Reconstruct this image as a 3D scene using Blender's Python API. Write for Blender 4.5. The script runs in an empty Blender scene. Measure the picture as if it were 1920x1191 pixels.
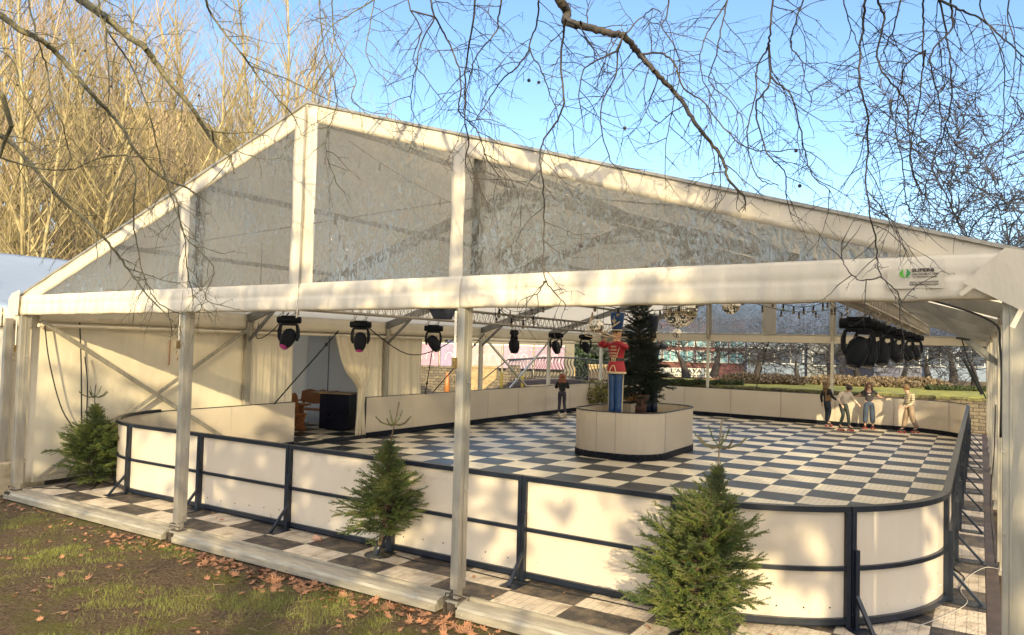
import bpy, bmesh, math, random
import numpy as np
from math import sin, cos, pi, radians, sqrt, atan2
from mathutils import Vector, Matrix

# ---------------------------------------------------------------- camera, world, sun, exposure
scene = bpy.context.scene
COL = scene.collection
scene.render.resolution_x = 1024
scene.render.resolution_y = 635
YAW, PITCH, ROLL = -0.5578630824640544, 0.036435913883411504, 0.025105147860538312
CAM = np.array([14.542639809579518, -7.023848325660154, 2.8365272052772994])
FPX = 1408.7083002150225
def cam_axes():
    cy, sy, cp, sp = cos(YAW), sin(YAW), cos(PITCH), sin(PITCH)
    f = np.array([sy*cp, cy*cp, sp]); r = np.array([cy, -sy, 0.]); u = np.cross(r, f)
    c, s = cos(ROLL), sin(ROLL)
    return f, c*r+s*u, -s*r+c*u
cf, cr, cu = cam_axes()
cd = bpy.data.cameras.new('camera')
cam = bpy.data.objects.new('camera', cd); COL.objects.link(cam)
M = Matrix(((cr[0], cu[0], -cf[0], CAM[0]), (cr[1], cu[1], -cf[1], CAM[1]), (cr[2], cu[2], -cf[2], CAM[2]), (0, 0, 0, 1)))
cam.matrix_world = M
cd.sensor_width = 36; cd.lens = FPX/1920*36; cd.clip_end = 2000; cd.clip_start = 0.05
scene.camera = cam

SUN_EL = 16.0
SKY_FILL_K = 10.4
sv = Vector((0.574, -0.819, 0)).normalized()*cos(radians(SUN_EL)); sv.z = sin(radians(SUN_EL))
world = bpy.data.worlds.new('World'); scene.world = world; world.use_nodes = True
wn = world.node_tree.nodes; wl = world.node_tree.links
bg = wn['Background']; sky = wn.new('ShaderNodeTexSky'); sky.sky_type = 'NISHITA'; sky.sun_disc = False
sky.sun_elevation = radians(SUN_EL); sky.sun_rotation = atan2(sv.x, sv.y)
sky.air_density = 1.0; sky.dust_density = 0.3; sky.ozone_density = 2.0; sky.altitude = 50
# warm fill glow added to the sunward sky to brighten front surfaces, fading opposite
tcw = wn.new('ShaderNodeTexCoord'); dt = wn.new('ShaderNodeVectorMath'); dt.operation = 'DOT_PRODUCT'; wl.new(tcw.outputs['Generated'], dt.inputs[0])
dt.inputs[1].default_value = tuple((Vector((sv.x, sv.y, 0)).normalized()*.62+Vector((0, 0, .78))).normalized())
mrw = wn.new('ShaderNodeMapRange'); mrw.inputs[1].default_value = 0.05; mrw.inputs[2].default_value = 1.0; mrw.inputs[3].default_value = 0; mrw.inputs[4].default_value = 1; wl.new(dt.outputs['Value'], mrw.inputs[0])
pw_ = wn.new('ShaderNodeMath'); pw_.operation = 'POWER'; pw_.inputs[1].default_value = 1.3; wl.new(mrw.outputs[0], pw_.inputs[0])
sky_fill = wn.new('ShaderNodeVectorMath'); sky_fill.operation = 'SCALE'; sky_fill.inputs[0].default_value = (1.0, 0.84, 0.60); 
km = wn.new('ShaderNodeMath'); km.operation = 'MULTIPLY'; km.inputs[1].default_value = SKY_FILL_K; wl.new(pw_.outputs[0], km.inputs[0]); wl.new(km.outputs[0], sky_fill.inputs['Scale'])
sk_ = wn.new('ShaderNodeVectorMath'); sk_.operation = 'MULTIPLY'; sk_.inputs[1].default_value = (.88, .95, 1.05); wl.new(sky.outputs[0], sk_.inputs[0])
ad_ = wn.new('ShaderNodeVectorMath'); ad_.operation = 'ADD'; wl.new(sk_.outputs[0], ad_.inputs[0]); wl.new(sky_fill.outputs[0], ad_.inputs[1])
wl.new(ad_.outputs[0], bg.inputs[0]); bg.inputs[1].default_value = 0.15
sd = bpy.data.lights.new('sun', 'SUN'); sd.energy = 3.8; sd.angle = radians(0.55); sd.color = (1.0, 0.81, 0.45)
sun = bpy.data.objects.new('sun', sd); COL.objects.link(sun)
sun.rotation_euler = (-sv).to_track_quat('-Z', 'Y').to_euler()
scene.view_settings.view_transform = 'Standard'; scene.view_settings.look = 'None'
scene.view_settings.exposure = 0.92; scene.view_settings.gamma = 1.0
scene.render.engine = 'CYCLES'
scene.cycles.max_bounces = 8; scene.cycles.transparent_max_bounces = 16

rng = random.Random(7)
NR = np.random.RandomState(11)

# ---------------------------------------------------------------- materials
MATS = {}
def mat(name, col, rough=0.6, metal=0.0, noise=0.0, nscale=8.0, bump=0.0, bscale=30.0, stretch=(1, 1, 1), col2=None, spec=0.5, trans=0.0, emit=None, cthr=(0.35, 0.65)):
    if name in MATS: return MATS[name]
    m = bpy.data.materials.new(name); m.use_nodes = True; nt = m.node_tree; N = nt.nodes; L = nt.links
    b = N['Principled BSDF']; b.inputs['Roughness'].default_value = rough; b.inputs['Metallic'].default_value = metal
    b.inputs['Specular IOR Level'].default_value = spec
    b.inputs['Base Color'].default_value = (*col, 1)
    tc = N.new('ShaderNodeTexCoord'); mp = N.new('ShaderNodeMapping'); mp.inputs['Scale'].default_value = stretch
    L.new(tc.outputs['Object'], mp.inputs[0])
    if noise > 0 or col2:
        t = N.new('ShaderNodeTexNoise'); t.inputs['Scale'].default_value = nscale; t.inputs['Detail'].default_value = 6
        L.new(mp.outputs[0], t.inputs['Vector'])
        r = N.new('ShaderNodeValToRGB'); r.color_ramp.elements[0].position = cthr[0]; r.color_ramp.elements[1].position = cthr[1]
        c2 = col2 if col2 else tuple(c*(1-noise) for c in col)
        r.color_ramp.elements[0].color = (*c2, 1); r.color_ramp.elements[1].color = (*col, 1)
        L.new(t.outputs['Fac'], r.inputs[0]); L.new(r.outputs[0], b.inputs['Base Color'])
    if bump > 0:
        t2 = N.new('ShaderNodeTexNoise'); t2.inputs['Scale'].default_value = bscale; t2.inputs['Detail'].default_value = 4
        L.new(mp.outputs[0], t2.inputs['Vector'])
        bp = N.new('ShaderNodeBump'); bp.inputs['Strength'].default_value = bump; bp.inputs['Distance'].default_value = 0.03
        L.new(t2.outputs['Fac'], bp.inputs['Height']); L.new(bp.outputs[0], b.inputs['Normal'])
    if trans > 0:
        tr = N.new('ShaderNodeBsdfTranslucent'); mx = N.new('ShaderNodeMixShader'); mx.inputs[0].default_value = trans
        tr.inputs[0].default_value = (*col, 1)
        out = N['Material Output']; L.new(b.outputs[0], mx.inputs[1]); L.new(tr.outputs[0], mx.inputs[2]); L.new(mx.outputs[0], out.inputs[0])
    if emit:
        b.inputs['Emission Color'].default_value = (*emit[0], 1); b.inputs['Emission Strength'].default_value = emit[1]
    MATS[name] = m
    return m

PVC = mat('pvc', (0.80, 0.73, 0.61), 0.42, noise=0.10, nscale=2.0, bump=0.55, bscale=3.0, stretch=(3, 1.5, 1), trans=0.25)
PVCW = mat('pvc_wall', (0.82, 0.74, 0.60), 0.36, noise=0.08, nscale=1.5, bump=0.6, bscale=2.2, stretch=(1, 2.2, 0.8), trans=0.10)
ROOFM = mat('roof_fabric', (0.84, 0.81, 0.74), 0.5, noise=0.08, nscale=1.2, bump=0.3, bscale=1.5, trans=0.75)
ALU = mat('aluminium', (0.42, 0.39, 0.34), 0.38, metal=0.45, noise=0.25, nscale=3, bump=0.06, bscale=60, stretch=(4, 4, 0.6))
ALUD = mat('aluminium_dark', (0.26, 0.26, 0.26), 0.45, metal=0.5, noise=0.25, nscale=3)
RAILM = mat('weathered_aluminium', (0.42, 0.38, 0.31), 0.45, metal=0.35, noise=0.3, nscale=7, bump=0.08, bscale=25, stretch=(0.5, 3, 3))
NAVY = mat('navy_steel', (0.012, 0.017, 0.03), 0.35, noise=0.4, nscale=5, metal=0.1)
BLACK = mat('black_plastic', (0.006, 0.009, 0.018), 0.55, noise=0.3, nscale=5, spec=0.2)
ALUL = mat('aluminium_light', (0.62, 0.58, 0.50), 0.4, metal=0.15, noise=0.1, nscale=3)  # paler aluminium; sunlit look of the left rear legs put into the colour
CHROME = mat('steel_bright', (0.7, 0.68, 0.62), 0.25, metal=1.0)
STRAP = mat('black_webbing', (0.015, 0.02, 0.02), 0.8)
CABLE = mat('cable', (0.01, 0.01, 0.01), 0.6)
WOOD = mat('orange_wood', (0.50, 0.19, 0.06), 0.45, noise=0.4, nscale=6, stretch=(6, 1, 6))
BARK_G = mat('bark_green', (0.17, 0.15, 0.075), 0.85, noise=0.5, nscale=14, bump=0.6, bscale=40, col2=(0.07, 0.065, 0.045))
BARK_D = mat('bark_dark', (0.050, 0.042, 0.042), 0.8, noise=0.5, nscale=14, bump=0.5, bscale=40)
BARK_L = mat('bark_pale', (0.46, 0.38, 0.20), 0.85, noise=0.35, nscale=3, col2=(0.26, 0.21, 0.11))
BARK_B = mat('bark_blueish', (0.055, 0.05, 0.055), 0.85, noise=0.5, nscale=6)

def panel_mat():
    m = bpy.data.materials.new('barrier_panel'); m.use_nodes = True; nt = m.node_tree; N = nt.nodes; L = nt.links
    b = N['Principled BSDF']; b.inputs['Roughness'].default_value = 0.28
    tc = N.new('ShaderNodeTexCoord')
    t = N.new('ShaderNodeTexNoise'); t.inputs['Scale'].default_value = 1.1; t.inputs['Detail'].default_value = 5; L.new(tc.outputs['Object'], t.inputs[0])
    r = N.new('ShaderNodeValToRGB'); r.color_ramp.elements[0].color = (0.70, 0.635, 0.56, 1); r.color_ramp.elements[1].color = (0.77, 0.71, 0.64, 1)
    r.color_ramp.elements[0].position = .3; r.color_ramp.elements[1].position = .6; L.new(t.outputs[0], r.inputs[0])
    # scuffs
    t2 = N.new('ShaderNodeTexNoise'); t2.inputs['Scale'].default_value = 9; t2.inputs['Detail'].default_value = 8; L.new(tc.outputs['Object'], t2.inputs[0])
    r2 = N.new('ShaderNodeValToRGB'); r2.color_ramp.elements[0].position = .68; r2.color_ramp.elements[1].position = .76
    r2.color_ramp.elements[0].color = (1, 1, 1, 1); r2.color_ramp.elements[1].color = (.66, .58, .48, 1); L.new(t2.outputs[0], r2.inputs[0])
    mx = N.new('ShaderNodeMix'); mx.data_type = 'RGBA'; mx.blend_type = 'MULTIPLY'; mx.inputs[0].default_value = 1
    L.new(r.outputs[0], mx.inputs[6]); L.new(r2.outputs[0], mx.inputs[7]); L.new(mx.outputs[2], b.inputs['Base Color'])
    tr = N.new('ShaderNodeBsdfTranslucent'); tr.inputs[0].default_value = (.85, .72, .5, 1); ms = N.new('ShaderNodeMixShader'); ms.inputs[0].default_value = 0.38
    L.new(b.outputs[0], ms.inputs[1]); L.new(tr.outputs[0], ms.inputs[2]); L.new(ms.outputs[0], N['Material Output'].inputs[0])
    return m
PANEL = panel_mat()

def clear_mat(name, gloss_lo, gloss_hi, tint, scale, dist, diff):
    m = bpy.data.materials.new(name); m.use_nodes = True; nt = m.node_tree; N = nt.nodes; L = nt.links
    for n in list(N):
        if n.type == 'BSDF_PRINCIPLED': N.remove(n)
    tc = N.new('ShaderNodeTexCoord'); mp = N.new('ShaderNodeMapping'); mp.inputs['Scale'].default_value = (2.0, 1, 0.9); L.new(tc.outputs['Object'], mp.inputs[0])
    wv = N.new('ShaderNodeTexNoise'); wv.inputs['Scale'].default_value = scale; wv.inputs['Detail'].default_value = 5; wv.inputs['Roughness'].default_value = .6; wv.inputs['Distortion'].default_value = 1.6
    L.new(mp.outputs[0], wv.inputs[0])
    bp = N.new('ShaderNodeBump'); bp.inputs['Strength'].default_value = 1.0; bp.inputs['Distance'].default_value = dist; L.new(wv.outputs[0], bp.inputs['Height'])
    gl = N.new('ShaderNodeBsdfGlossy'); gl.inputs['Roughness'].default_value = 0.04; gl.inputs['Color'].default_value = (.60, .70, .80, 1); L.new(bp.outputs[0], gl.inputs['Normal'])  # blue of reflected sky put into the gloss colour
    tp = N.new('ShaderNodeBsdfTransparent'); tp.inputs[0].default_value = (*tint, 1)
    rf_ = N.new('ShaderNodeBsdfRefraction'); rf_.inputs['IOR'].default_value = 1.28; rf_.inputs['Roughness'].default_value = 0.0; rf_.inputs['Color'].default_value = (*tint, 1); L.new(bp.outputs[0], rf_.inputs['Normal'])
    m0 = N.new('ShaderNodeMixShader'); m0.inputs[0].default_value = 0.6; L.new(tp.outputs[0], m0.inputs[1]); L.new(rf_.outputs[0], m0.inputs[2])
    big = N.new('ShaderNodeTexNoise'); big.inputs['Scale'].default_value = .7; big.inputs['Detail'].default_value = 2; L.new(tc.outputs['Object'], big.inputs[0])  # broad patches of stronger reflection laid in by noise
    cre = N.new('ShaderNodeMapRange'); cre.inputs[1].default_value = .44; cre.inputs[2].default_value = .55; cre.inputs[3].default_value = .15; cre.inputs[4].default_value = 1.0; L.new(wv.outputs[0], cre.inputs[0])
    mr = N.new('ShaderNodeMapRange'); mr.inputs[1].default_value = 0.36; mr.inputs[2].default_value = 0.64; mr.inputs[3].default_value = gloss_lo; mr.inputs[4].default_value = gloss_hi
    L.new(big.outputs[0], mr.inputs[0]); ml = N.new('ShaderNodeMath'); ml.operation = 'MULTIPLY'; L.new(mr.outputs[0], ml.inputs[0]); L.new(cre.outputs[0], ml.inputs[1])
    ms = N.new('ShaderNodeMixShader'); L.new(ml.outputs[0], ms.inputs[0]); L.new(m0.outputs[0], ms.inputs[1]); L.new(gl.outputs[0], ms.inputs[2])
    df = N.new('ShaderNodeBsdfDiffuse'); df.inputs[0].default_value = (.55, .50, .42, 1)
    m2 = N.new('ShaderNodeMixShader'); m2.inputs[0].default_value = diff; L.new(ms.outputs[0], m2.inputs[1]); L.new(df.outputs[0], m2.inputs[2])
    L.new(m2.outputs[0], N['Material Output'].inputs[0])
    return m
CLEAR = clear_mat('clear_pvc', .15, 1.0, (.60, .58, .54), 8, .26, .0)
CLEAR2 = clear_mat('clear_pvc_rear', .02, .12, (.88, .9, .95), 9, .06, .0)

TX, TY, TY0 = 0.83, 0.825, 0.40
def tile_mat(name, worn=0.0, dx=0.0, dy=0.0, inner=True):
    m = bpy.data.materials.new(name); m.use_nodes = True; nt = m.node_tree; N = nt.nodes; L = nt.links
    b = N['Principled BSDF']; b.inputs['Roughness'].default_value = 0.42 if inner else 0.65
    g = N.new('ShaderNodeNewGeometry'); sp = N.new('ShaderNodeSeparateXYZ'); L.new(g.outputs['Position'], sp.inputs[0])
    def math_(op, a, bb=None, c=None):
        n = N.new('ShaderNodeMath'); n.operation = op
        for i, v in enumerate((a, bb, c)):
            if v is None: continue
            if isinstance(v, (int, float)): n.inputs[i].default_value = v
            else: L.new(v, n.inputs[i])
        return n.outputs[0]
    ux = math_('DIVIDE', math_('ADD', sp.outputs[0], -dx), TX); uy = math_('DIVIDE', math_('ADD', sp.outputs[1], -dy), TY)
    fx = math_('FLOOR', ux); fy = math_('FLOOR', uy)
    par = math_('ABSOLUTE', math_('MODULO', math_('ADD', math_('ADD', fx, fy), 200.0), 2.0))   # 0 = dark tile
    # slat grooves
    gx = math_('FRACT', math_('MULTIPLY', ux, 8.0)); gr = math_('LESS_THAN', gx, 0.09)
    ex = math_('LESS_THAN', math_('FRACT', ux), 0.014); ey = math_('LESS_THAN', math_('FRACT', uy), 0.014)
    seam = math_('MAXIMUM', ex, ey)
    # per-tile tone
    wn_ = N.new('ShaderNodeTexWhiteNoise'); wn_.noise_dimensions = '2D'; cb = N.new('ShaderNodeCombineXYZ'); L.new(fx, cb.inputs[0]); L.new(fy, cb.inputs[1]); L.new(cb.outputs[0], wn_.inputs[0])
    mixc = N.new('ShaderNodeMix'); mixc.data_type = 'RGBA'; L.new(par, mixc.inputs[0])
    mixc.inputs[6].default_value = (0.020, 0.029, 0.044, 1) if inner else (0.045, 0.038, 0.034, 1)
    mixc.inputs[7].default_value = (0.80, 0.72, 0.58, 1) if inner else (0.58, 0.49, 0.38, 1)
    tn = N.new('ShaderNodeTexNoise'); tn.inputs['Scale'].default_value = 2.2 if inner else 5.0; tn.inputs['Detail'].default_value = 8; L.new(g.outputs['Position'], tn.inputs[0])
    dirt = N.new('ShaderNodeMapRange'); dirt.inputs[1].default_value = .45; dirt.inputs[2].default_value = .72; dirt.inputs[3].default_value = 0; dirt.inputs[4].default_value = 0.14 if inner else 0.75; L.new(tn.outputs[0], dirt.inputs[0])
    md = N.new('ShaderNodeMix'); md.data_type = 'RGBA'; L.new(dirt.outputs[0], md.inputs[0]); L.new(mixc.outputs[2], md.inputs[6]); md.inputs[7].default_value = (0.20, 0.15, 0.10, 1) if not inner else (0.30, 0.26, 0.2, 1)
    ton = N.new('ShaderNodeMapRange'); ton.inputs[3].default_value = 0.82; ton.inputs[4].default_value = 1.1; L.new(wn_.outputs[0], ton.inputs[0])
    sn = N.new('ShaderNodeTexNoise'); sn.inputs['Scale'].default_value = .9; sn.inputs['Detail'].default_value = 2; sn.inputs['Distortion'].default_value = 1.5; L.new(g.outputs['Position'], sn.inputs[0])
    sc1 = math_('LESS_THAN', math_('ABSOLUTE', math_('SUBTRACT', math_('FRACT', math_('MULTIPLY', sn.outputs[0], 9.0)), .5)), .012)
    sb = N.new('ShaderNodeTexNoise'); sb.inputs['Scale'].default_value = 7; L.new(g.outputs['Position'], sb.inputs[0])
    scf = math_('MULTIPLY', math_('MULTIPLY', sc1, math_('GREATER_THAN', sb.outputs[0], .5)), .35 if inner else 0.0)
    ms_ = N.new('ShaderNodeMix'); ms_.data_type = 'RGBA'; L.new(scf, ms_.inputs[0]); L.new(md.outputs[2], ms_.inputs[6]); ms_.inputs[7].default_value = (.22, .2, .18, 1)
    grd = math_('MULTIPLY', math_('SUBTRACT', 1.0, math_('MULTIPLY', gr, 0.35)), math_('SUBTRACT', 1.0, math_('MULTIPLY', seam, 0.6)))
    fac = math_('MULTIPLY', ton.outputs[0], grd)
    vm = N.new('ShaderNodeVectorMath'); vm.operation = 'SCALE'; L.new(ms_.outputs[2], vm.inputs[0]); L.new(fac, vm.inputs['Scale']); L.new(vm.outputs[0], b.inputs['Base Color'])
    # dimples / bump
    if not inner:
        vo = N.new('ShaderNodeTexVoronoi'); vo.inputs['Scale'].default_value = 38; L.new(g.outputs['Position'], vo.inputs[0])
        bp = N.new('ShaderNodeBump'); bp.inputs['Strength'].default_value = 0.6; bp.inputs['Distance'].default_value = 0.012; L.new(vo.outputs['Distance'], bp.inputs['Height'])
    else:
        bp = N.new('ShaderNodeBump'); bp.inputs['Strength'].default_value = 0.35; bp.inputs['Distance'].default_value = 0.008; L.new(math_('SUBTRACT', 1.0, gr), bp.inputs['Height'])
        rn = N.new('ShaderNodeMapRange'); rn.inputs[3].default_value = .30; rn.inputs[4].default_value = .55; L.new(tn.outputs[0], rn.inputs[0]); L.new(rn.outputs[0], b.inputs['Roughness'])
    L.new(bp.outputs[0], b.inputs['Normal'])
    return m
TILE_IN = tile_mat('rink_tiles', dy=TY0)
TILE_OUT = tile_mat('walkway_tiles', dy=TY0, inner=False)

def stone_mat(name, c1, c2, scale=3.0, mortar=(0.10, 0.085, 0.07)):
    m = bpy.data.materials.new(name); m.use_nodes = True; nt = m.node_tree; N = nt.nodes; L = nt.links
    b = N['Principled BSDF']; b.inputs['Roughness'].default_value = 0.9
    g = N.new('ShaderNodeTexCoord'); sp = N.new('ShaderNodeSeparateXYZ'); L.new(g.outputs['Object'], sp.inputs[0])
    ad = N.new('ShaderNodeMath'); ad.operation = 'ADD'; L.new(sp.outputs[0], ad.inputs[0]); L.new(sp.outputs[1], ad.inputs[1])
    cb = N.new('ShaderNodeCombineXYZ'); L.new(ad.outputs[0], cb.inputs[0]); L.new(sp.outputs[2], cb.inputs[1])
    nz = N.new('ShaderNodeTexNoise'); nz.inputs['Scale'].default_value = 3; L.new(cb.outputs[0], nz.inputs[0])
    vs = N.new('ShaderNodeVectorMath'); vs.operation = 'MULTIPLY_ADD'; L.new(nz.outputs['Color'], vs.inputs[0]); vs.inputs[1].default_value = (.12, .12, 0); L.new(cb.outputs[0], vs.inputs[2])
    br = N.new('ShaderNodeTexBrick'); br.inputs['Scale'].default_value = scale; br.inputs['Mortar Size'].default_value = 0.03; br.inputs['Bias'].default_value = -0.1
    br.inputs['Brick Width'].default_value = .9; br.inputs['Row Height'].default_value = .32
    br.inputs['Color1'].default_value = (*c1, 1); br.inputs['Color2'].default_value = (*c2, 1); br.inputs['Mortar'].default_value = (*mortar, 1)
    L.new(vs.outputs[0], br.inputs['Vector']); 
    n2 = N.new('ShaderNodeTexNoise'); n2.inputs['Scale'].default_value = 8; n2.inputs['Detail'].default_value = 6; L.new(g.outputs['Object'], n2.inputs[0])
    mx = N.new('ShaderNodeMix'); mx.data_type = 'RGBA'; mx.blend_type = 'OVERLAY'; mx.inputs[0].default_value = .6; L.new(br.outputs[0], mx.inputs[6]); L.new(n2.outputs[0], mx.inputs[7]); L.new(mx.outputs[2], b.inputs['Base Color'])
    bp = N.new('ShaderNodeBump'); bp.inputs['Strength'].default_value = .7; bp.inputs['Distance'].default_value = .03; L.new(mx.outputs[2], bp.inputs['Height']); L.new(bp.outputs[0], b.inputs['Normal'])
    return m
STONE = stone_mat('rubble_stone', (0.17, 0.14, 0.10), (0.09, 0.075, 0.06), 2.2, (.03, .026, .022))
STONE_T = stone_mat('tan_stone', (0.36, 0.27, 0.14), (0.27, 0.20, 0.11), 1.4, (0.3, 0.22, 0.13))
BRICK = stone_mat('red_brick', (0.22, 0.08, 0.07), (0.16, 0.06, 0.055), 2.5)

# ---------------------------------------------------------------- mesh helpers
def root_loc(parent):
    v = Vector((0, 0, 0)); p = parent
    while p is not None: v += Vector(p.location); p = p.parent
    return v
class MB:
    def __init__(s): s.v = []; s.f = []; s.np = []
    def add(s, vs, fs):
        o = len(s.v); s.v.extend([tuple(x) for x in vs]); s.f.extend([tuple(i+o for i in f) for f in fs]); return s
    def box(s, c, d, rz=0.0, rot=None):
        R = rot if rot is not None else Matrix.Rotation(rz, 3, 'Z')
        vs = [Vector(c)+R@Vector((sx*d[0]/2, sy*d[1]/2, sz*d[2]/2)) for sx in (-1, 1) for sy in (-1, 1) for sz in (-1, 1)]
        return s.add(vs, [(0, 1, 3, 2), (4, 6, 7, 5), (0, 4, 5, 1), (2, 3, 7, 6), (0, 2, 6, 4), (1, 5, 7, 3)])
    def beam(s, p0, p1, w, h, up=(0, 0, 1)):
        p0 = Vector(p0); p1 = Vector(p1); d = (p1-p0).normalized(); u = Vector(up)
        if abs(d.dot(u)) > .98: u = Vector((0, 1, 0))
        x = d.cross(u).normalized(); z = x.cross(d)
        vs = [p+x*a*w/2+z*b*h/2 for p in (p0, p1) for a, b in ((-1, -1), (1, -1), (1, 1), (-1, 1))]
        return s.add(vs, [(0, 3, 2, 1), (4, 5, 6, 7), (0, 1, 5, 4), (1, 2, 6, 5), (2, 3, 7, 6), (3, 0, 4, 7)])
    def tube(s, pts, r, n=8, cap=True):
        pts = [Vector(p) for p in pts]; rs = r if hasattr(r, '__len__') else [r]*len(pts)
        o = len(s.v); prev = None
        for i, p in enumerate(pts):
            d = (pts[min(i+1, len(pts)-1)]-pts[max(i-1, 0)])
            d = d.normalized() if d.length > 1e-9 else Vector((0, 0, 1))
            if prev is None:
                a = Vector((0, 0, 1)) if abs(d.z) < .9 else Vector((1, 0, 0)); x = d.cross(a).normalized()
            else: x = (prev-d*prev.dot(d)); x = x.normalized() if x.length > 1e-6 else d.orthogonal().normalized()
            prev = x; y = d.cross(x)
            for k in range(n):
                t = 2*pi*k/n; s.v.append(tuple(p+(x*cos(t)+y*sin(t))*rs[i]))
        for i in range(len(pts)-1):
            for k in range(n):
                k2 = (k+1) % n; s.f.append((o+i*n+k, o+i*n+k2, o+(i+1)*n+k2, o+(i+1)*n+k))
        if cap:
            s.f.append(tuple(o+k for k in range(n))[::-1]); s.f.append(tuple(o+(len(pts)-1)*n+k for k in range(n)))
        return s
    def lathe(s, prof, c=(0, 0, 0), n=24, sx=1, sy=1, a0=0, a1=2*pi):
        o = len(s.v); full = abs(a1-a0-2*pi) < 1e-6; m = n if full else n+1
        for r, z in prof:
            for k in range(m):
                t = a0+(a1-a0)*k/n; s.v.append((c[0]+r*cos(t)*sx, c[1]+r*sin(t)*sy, c[2]+z))
        for i in range(len(prof)-1):
            for k in range(n):
                k2 = (k+1) % m; s.f.append((o+i*m+k, o+i*m+k2, o+(i+1)*m+k2, o+(i+1)*m+k))
        if full: s.f.append(tuple(o+k for k in range(m))[::-1]); s.f.append(tuple(o+(len(prof)-1)*m+k for k in range(m)))
        return s
    def ball(s, c, r, n=12, sc=(1, 1, 1)):
        pr = [(max(1e-4, r*sin(pi*i/n)), -r*cos(pi*i/n)) for i in range(n+1)]
        o = len(s.v); s.lathe(pr, (0, 0, 0), n*2)
        for i in range(o, len(s.v)):
            v = s.v[i]; s.v[i] = (c[0]+v[0]*sc[0], c[1]+v[1]*sc[1], c[2]+v[2]*sc[2])
        return s
    def prism(s, poly, z0, z1, M4=None):
        n = len(poly); vs = [(x, y, z0) for x, y in poly]+[(x, y, z1) for x, y in poly]
        if M4 is not None: vs = [M4@Vector(v) for v in vs]
        return s.add(vs, [tuple(range(n))[::-1], tuple(range(n, 2*n))]+[(i, (i+1) % n, n+(i+1) % n, n+i) for i in range(n)])
    def grid(s, fn, nu, nv, thick=None):
        o = len(s.v)
        for i in range(nu+1):
            for j in range(nv+1): s.v.append(tuple(fn(i/nu, j/nv)))
        for i in range(nu):
            for j in range(nv):
                a = o+i*(nv+1)+j; s.f.append((a, a+nv+1, a+nv+2, a+1))
        return s
    def build(s, name, m=None, parent=None, smooth=False, solid=0.0, bevel=0.0):
        me = bpy.data.meshes.new(name); rl = root_loc(parent)
        me.from_pydata([(x-rl.x, y-rl.y, z-rl.z) for x, y, z in s.v], [], s.f); me.update()
        if m: me.materials.append(m)
        if smooth: me.polygons.foreach_set('use_smooth', [True]*len(me.polygons))
        o = bpy.data.objects.new(name, me); COL.objects.link(o)
        if parent: o.parent = parent
        if solid: md = o.modifiers.new('solid', 'SOLIDIFY'); md.thickness = solid; md.offset = 0
        if bevel: md = o.modifiers.new('bevel', 'BEVEL'); md.width = bevel; md.segments = 2; md.limit_method = 'ANGLE'
        return o
def raw(name, V, Fs, nper, m, parent=None, smooth=False):
    """big mesh straight from arrays; Fs (n, nper)"""
    me = bpy.data.meshes.new(name); rl = np.array(root_loc(parent)); V = np.asarray(V, dtype=np.float32)-rl.astype(np.float32); Fs = np.asarray(Fs, dtype=np.int32)
    me.vertices.add(len(V)); me.vertices.foreach_set('co', V.ravel())
    me.loops.add(Fs.size); me.loops.foreach_set('vertex_index', Fs.ravel())
    me.polygons.add(len(Fs)); me.polygons.foreach_set('loop_start', np.arange(0, Fs.size, nper, dtype=np.int32)); me.polygons.foreach_set('loop_total', np.full(len(Fs), nper, dtype=np.int32))
    if smooth: me.polygons.foreach_set('use_smooth', np.ones(len(Fs), dtype=bool))
    me.update(calc_edges=True)
    if m: me.materials.append(m)
    o = bpy.data.objects.new(name, me); COL.objects.link(o)
    if parent: o.parent = parent
    return o
def segs_obj(name, S, m, parent=None, sides=4, smooth=True):
    """S: list of (x0,y0,z0,x1,y1,z1,r0,r1) -> tapered prisms in one mesh"""
    A = np.array(S, dtype=float); P0 = A[:, :3]; P1 = A[:, 3:6]; d = P1-P0; L = np.linalg.norm(d, axis=1, keepdims=True); d = d/np.maximum(L, 1e-6)
    a = np.where(np.abs(d[:, 2:3]) < .9, np.array([[0, 0, 1.]]), np.array([[1., 0, 0]])); x = np.cross(d, a); x /= np.linalg.norm(x, axis=1, keepdims=True); y = np.cross(d, x)
    V = []
    for P, r in ((P0, A[:, 6:7]), (P1+d*A[:, 7:8]*.5, A[:, 7:8])):
        for k in range(sides):
            t = 2*pi*k/sides; V.append(P+(x*cos(t)+y*sin(t))*r)
    V = np.stack(V, 1)
    n = len(A); base = np.arange(n)[:, None]*(2*sides); F = []
    for k in range(sides):
        k2 = (k+1) % sides; F.append(base+np.array([[k, k2, sides+k2, sides+k]]))
    F = np.concatenate(F, 0)
    return raw(name, V.reshape(-1, 3), F, 4, m, parent, smooth)
def empty(name, loc=(0, 0, 0), label=None, cat=None, group=None, rz=0.0, kind=None):
    o = bpy.data.objects.new(name, None); COL.objects.link(o); o.location = loc; o.rotation_euler = (0, 0, rz); o.empty_display_size = .2
    return tag(o, label, cat, group, kind)
def tag(o, label=None, cat=None, group=None, kind=None):
    if label: o['label'] = label
    if cat: o['category'] = cat
    if group: o['group'] = group
    if kind: o['kind'] = kind
    return o
def copy_tree(o, parent=None):
    c = o.copy(); COL.objects.link(c)
    if parent: c.parent = parent
    for ch in list(o.children): copy_tree(ch, c)
    return c
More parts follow.
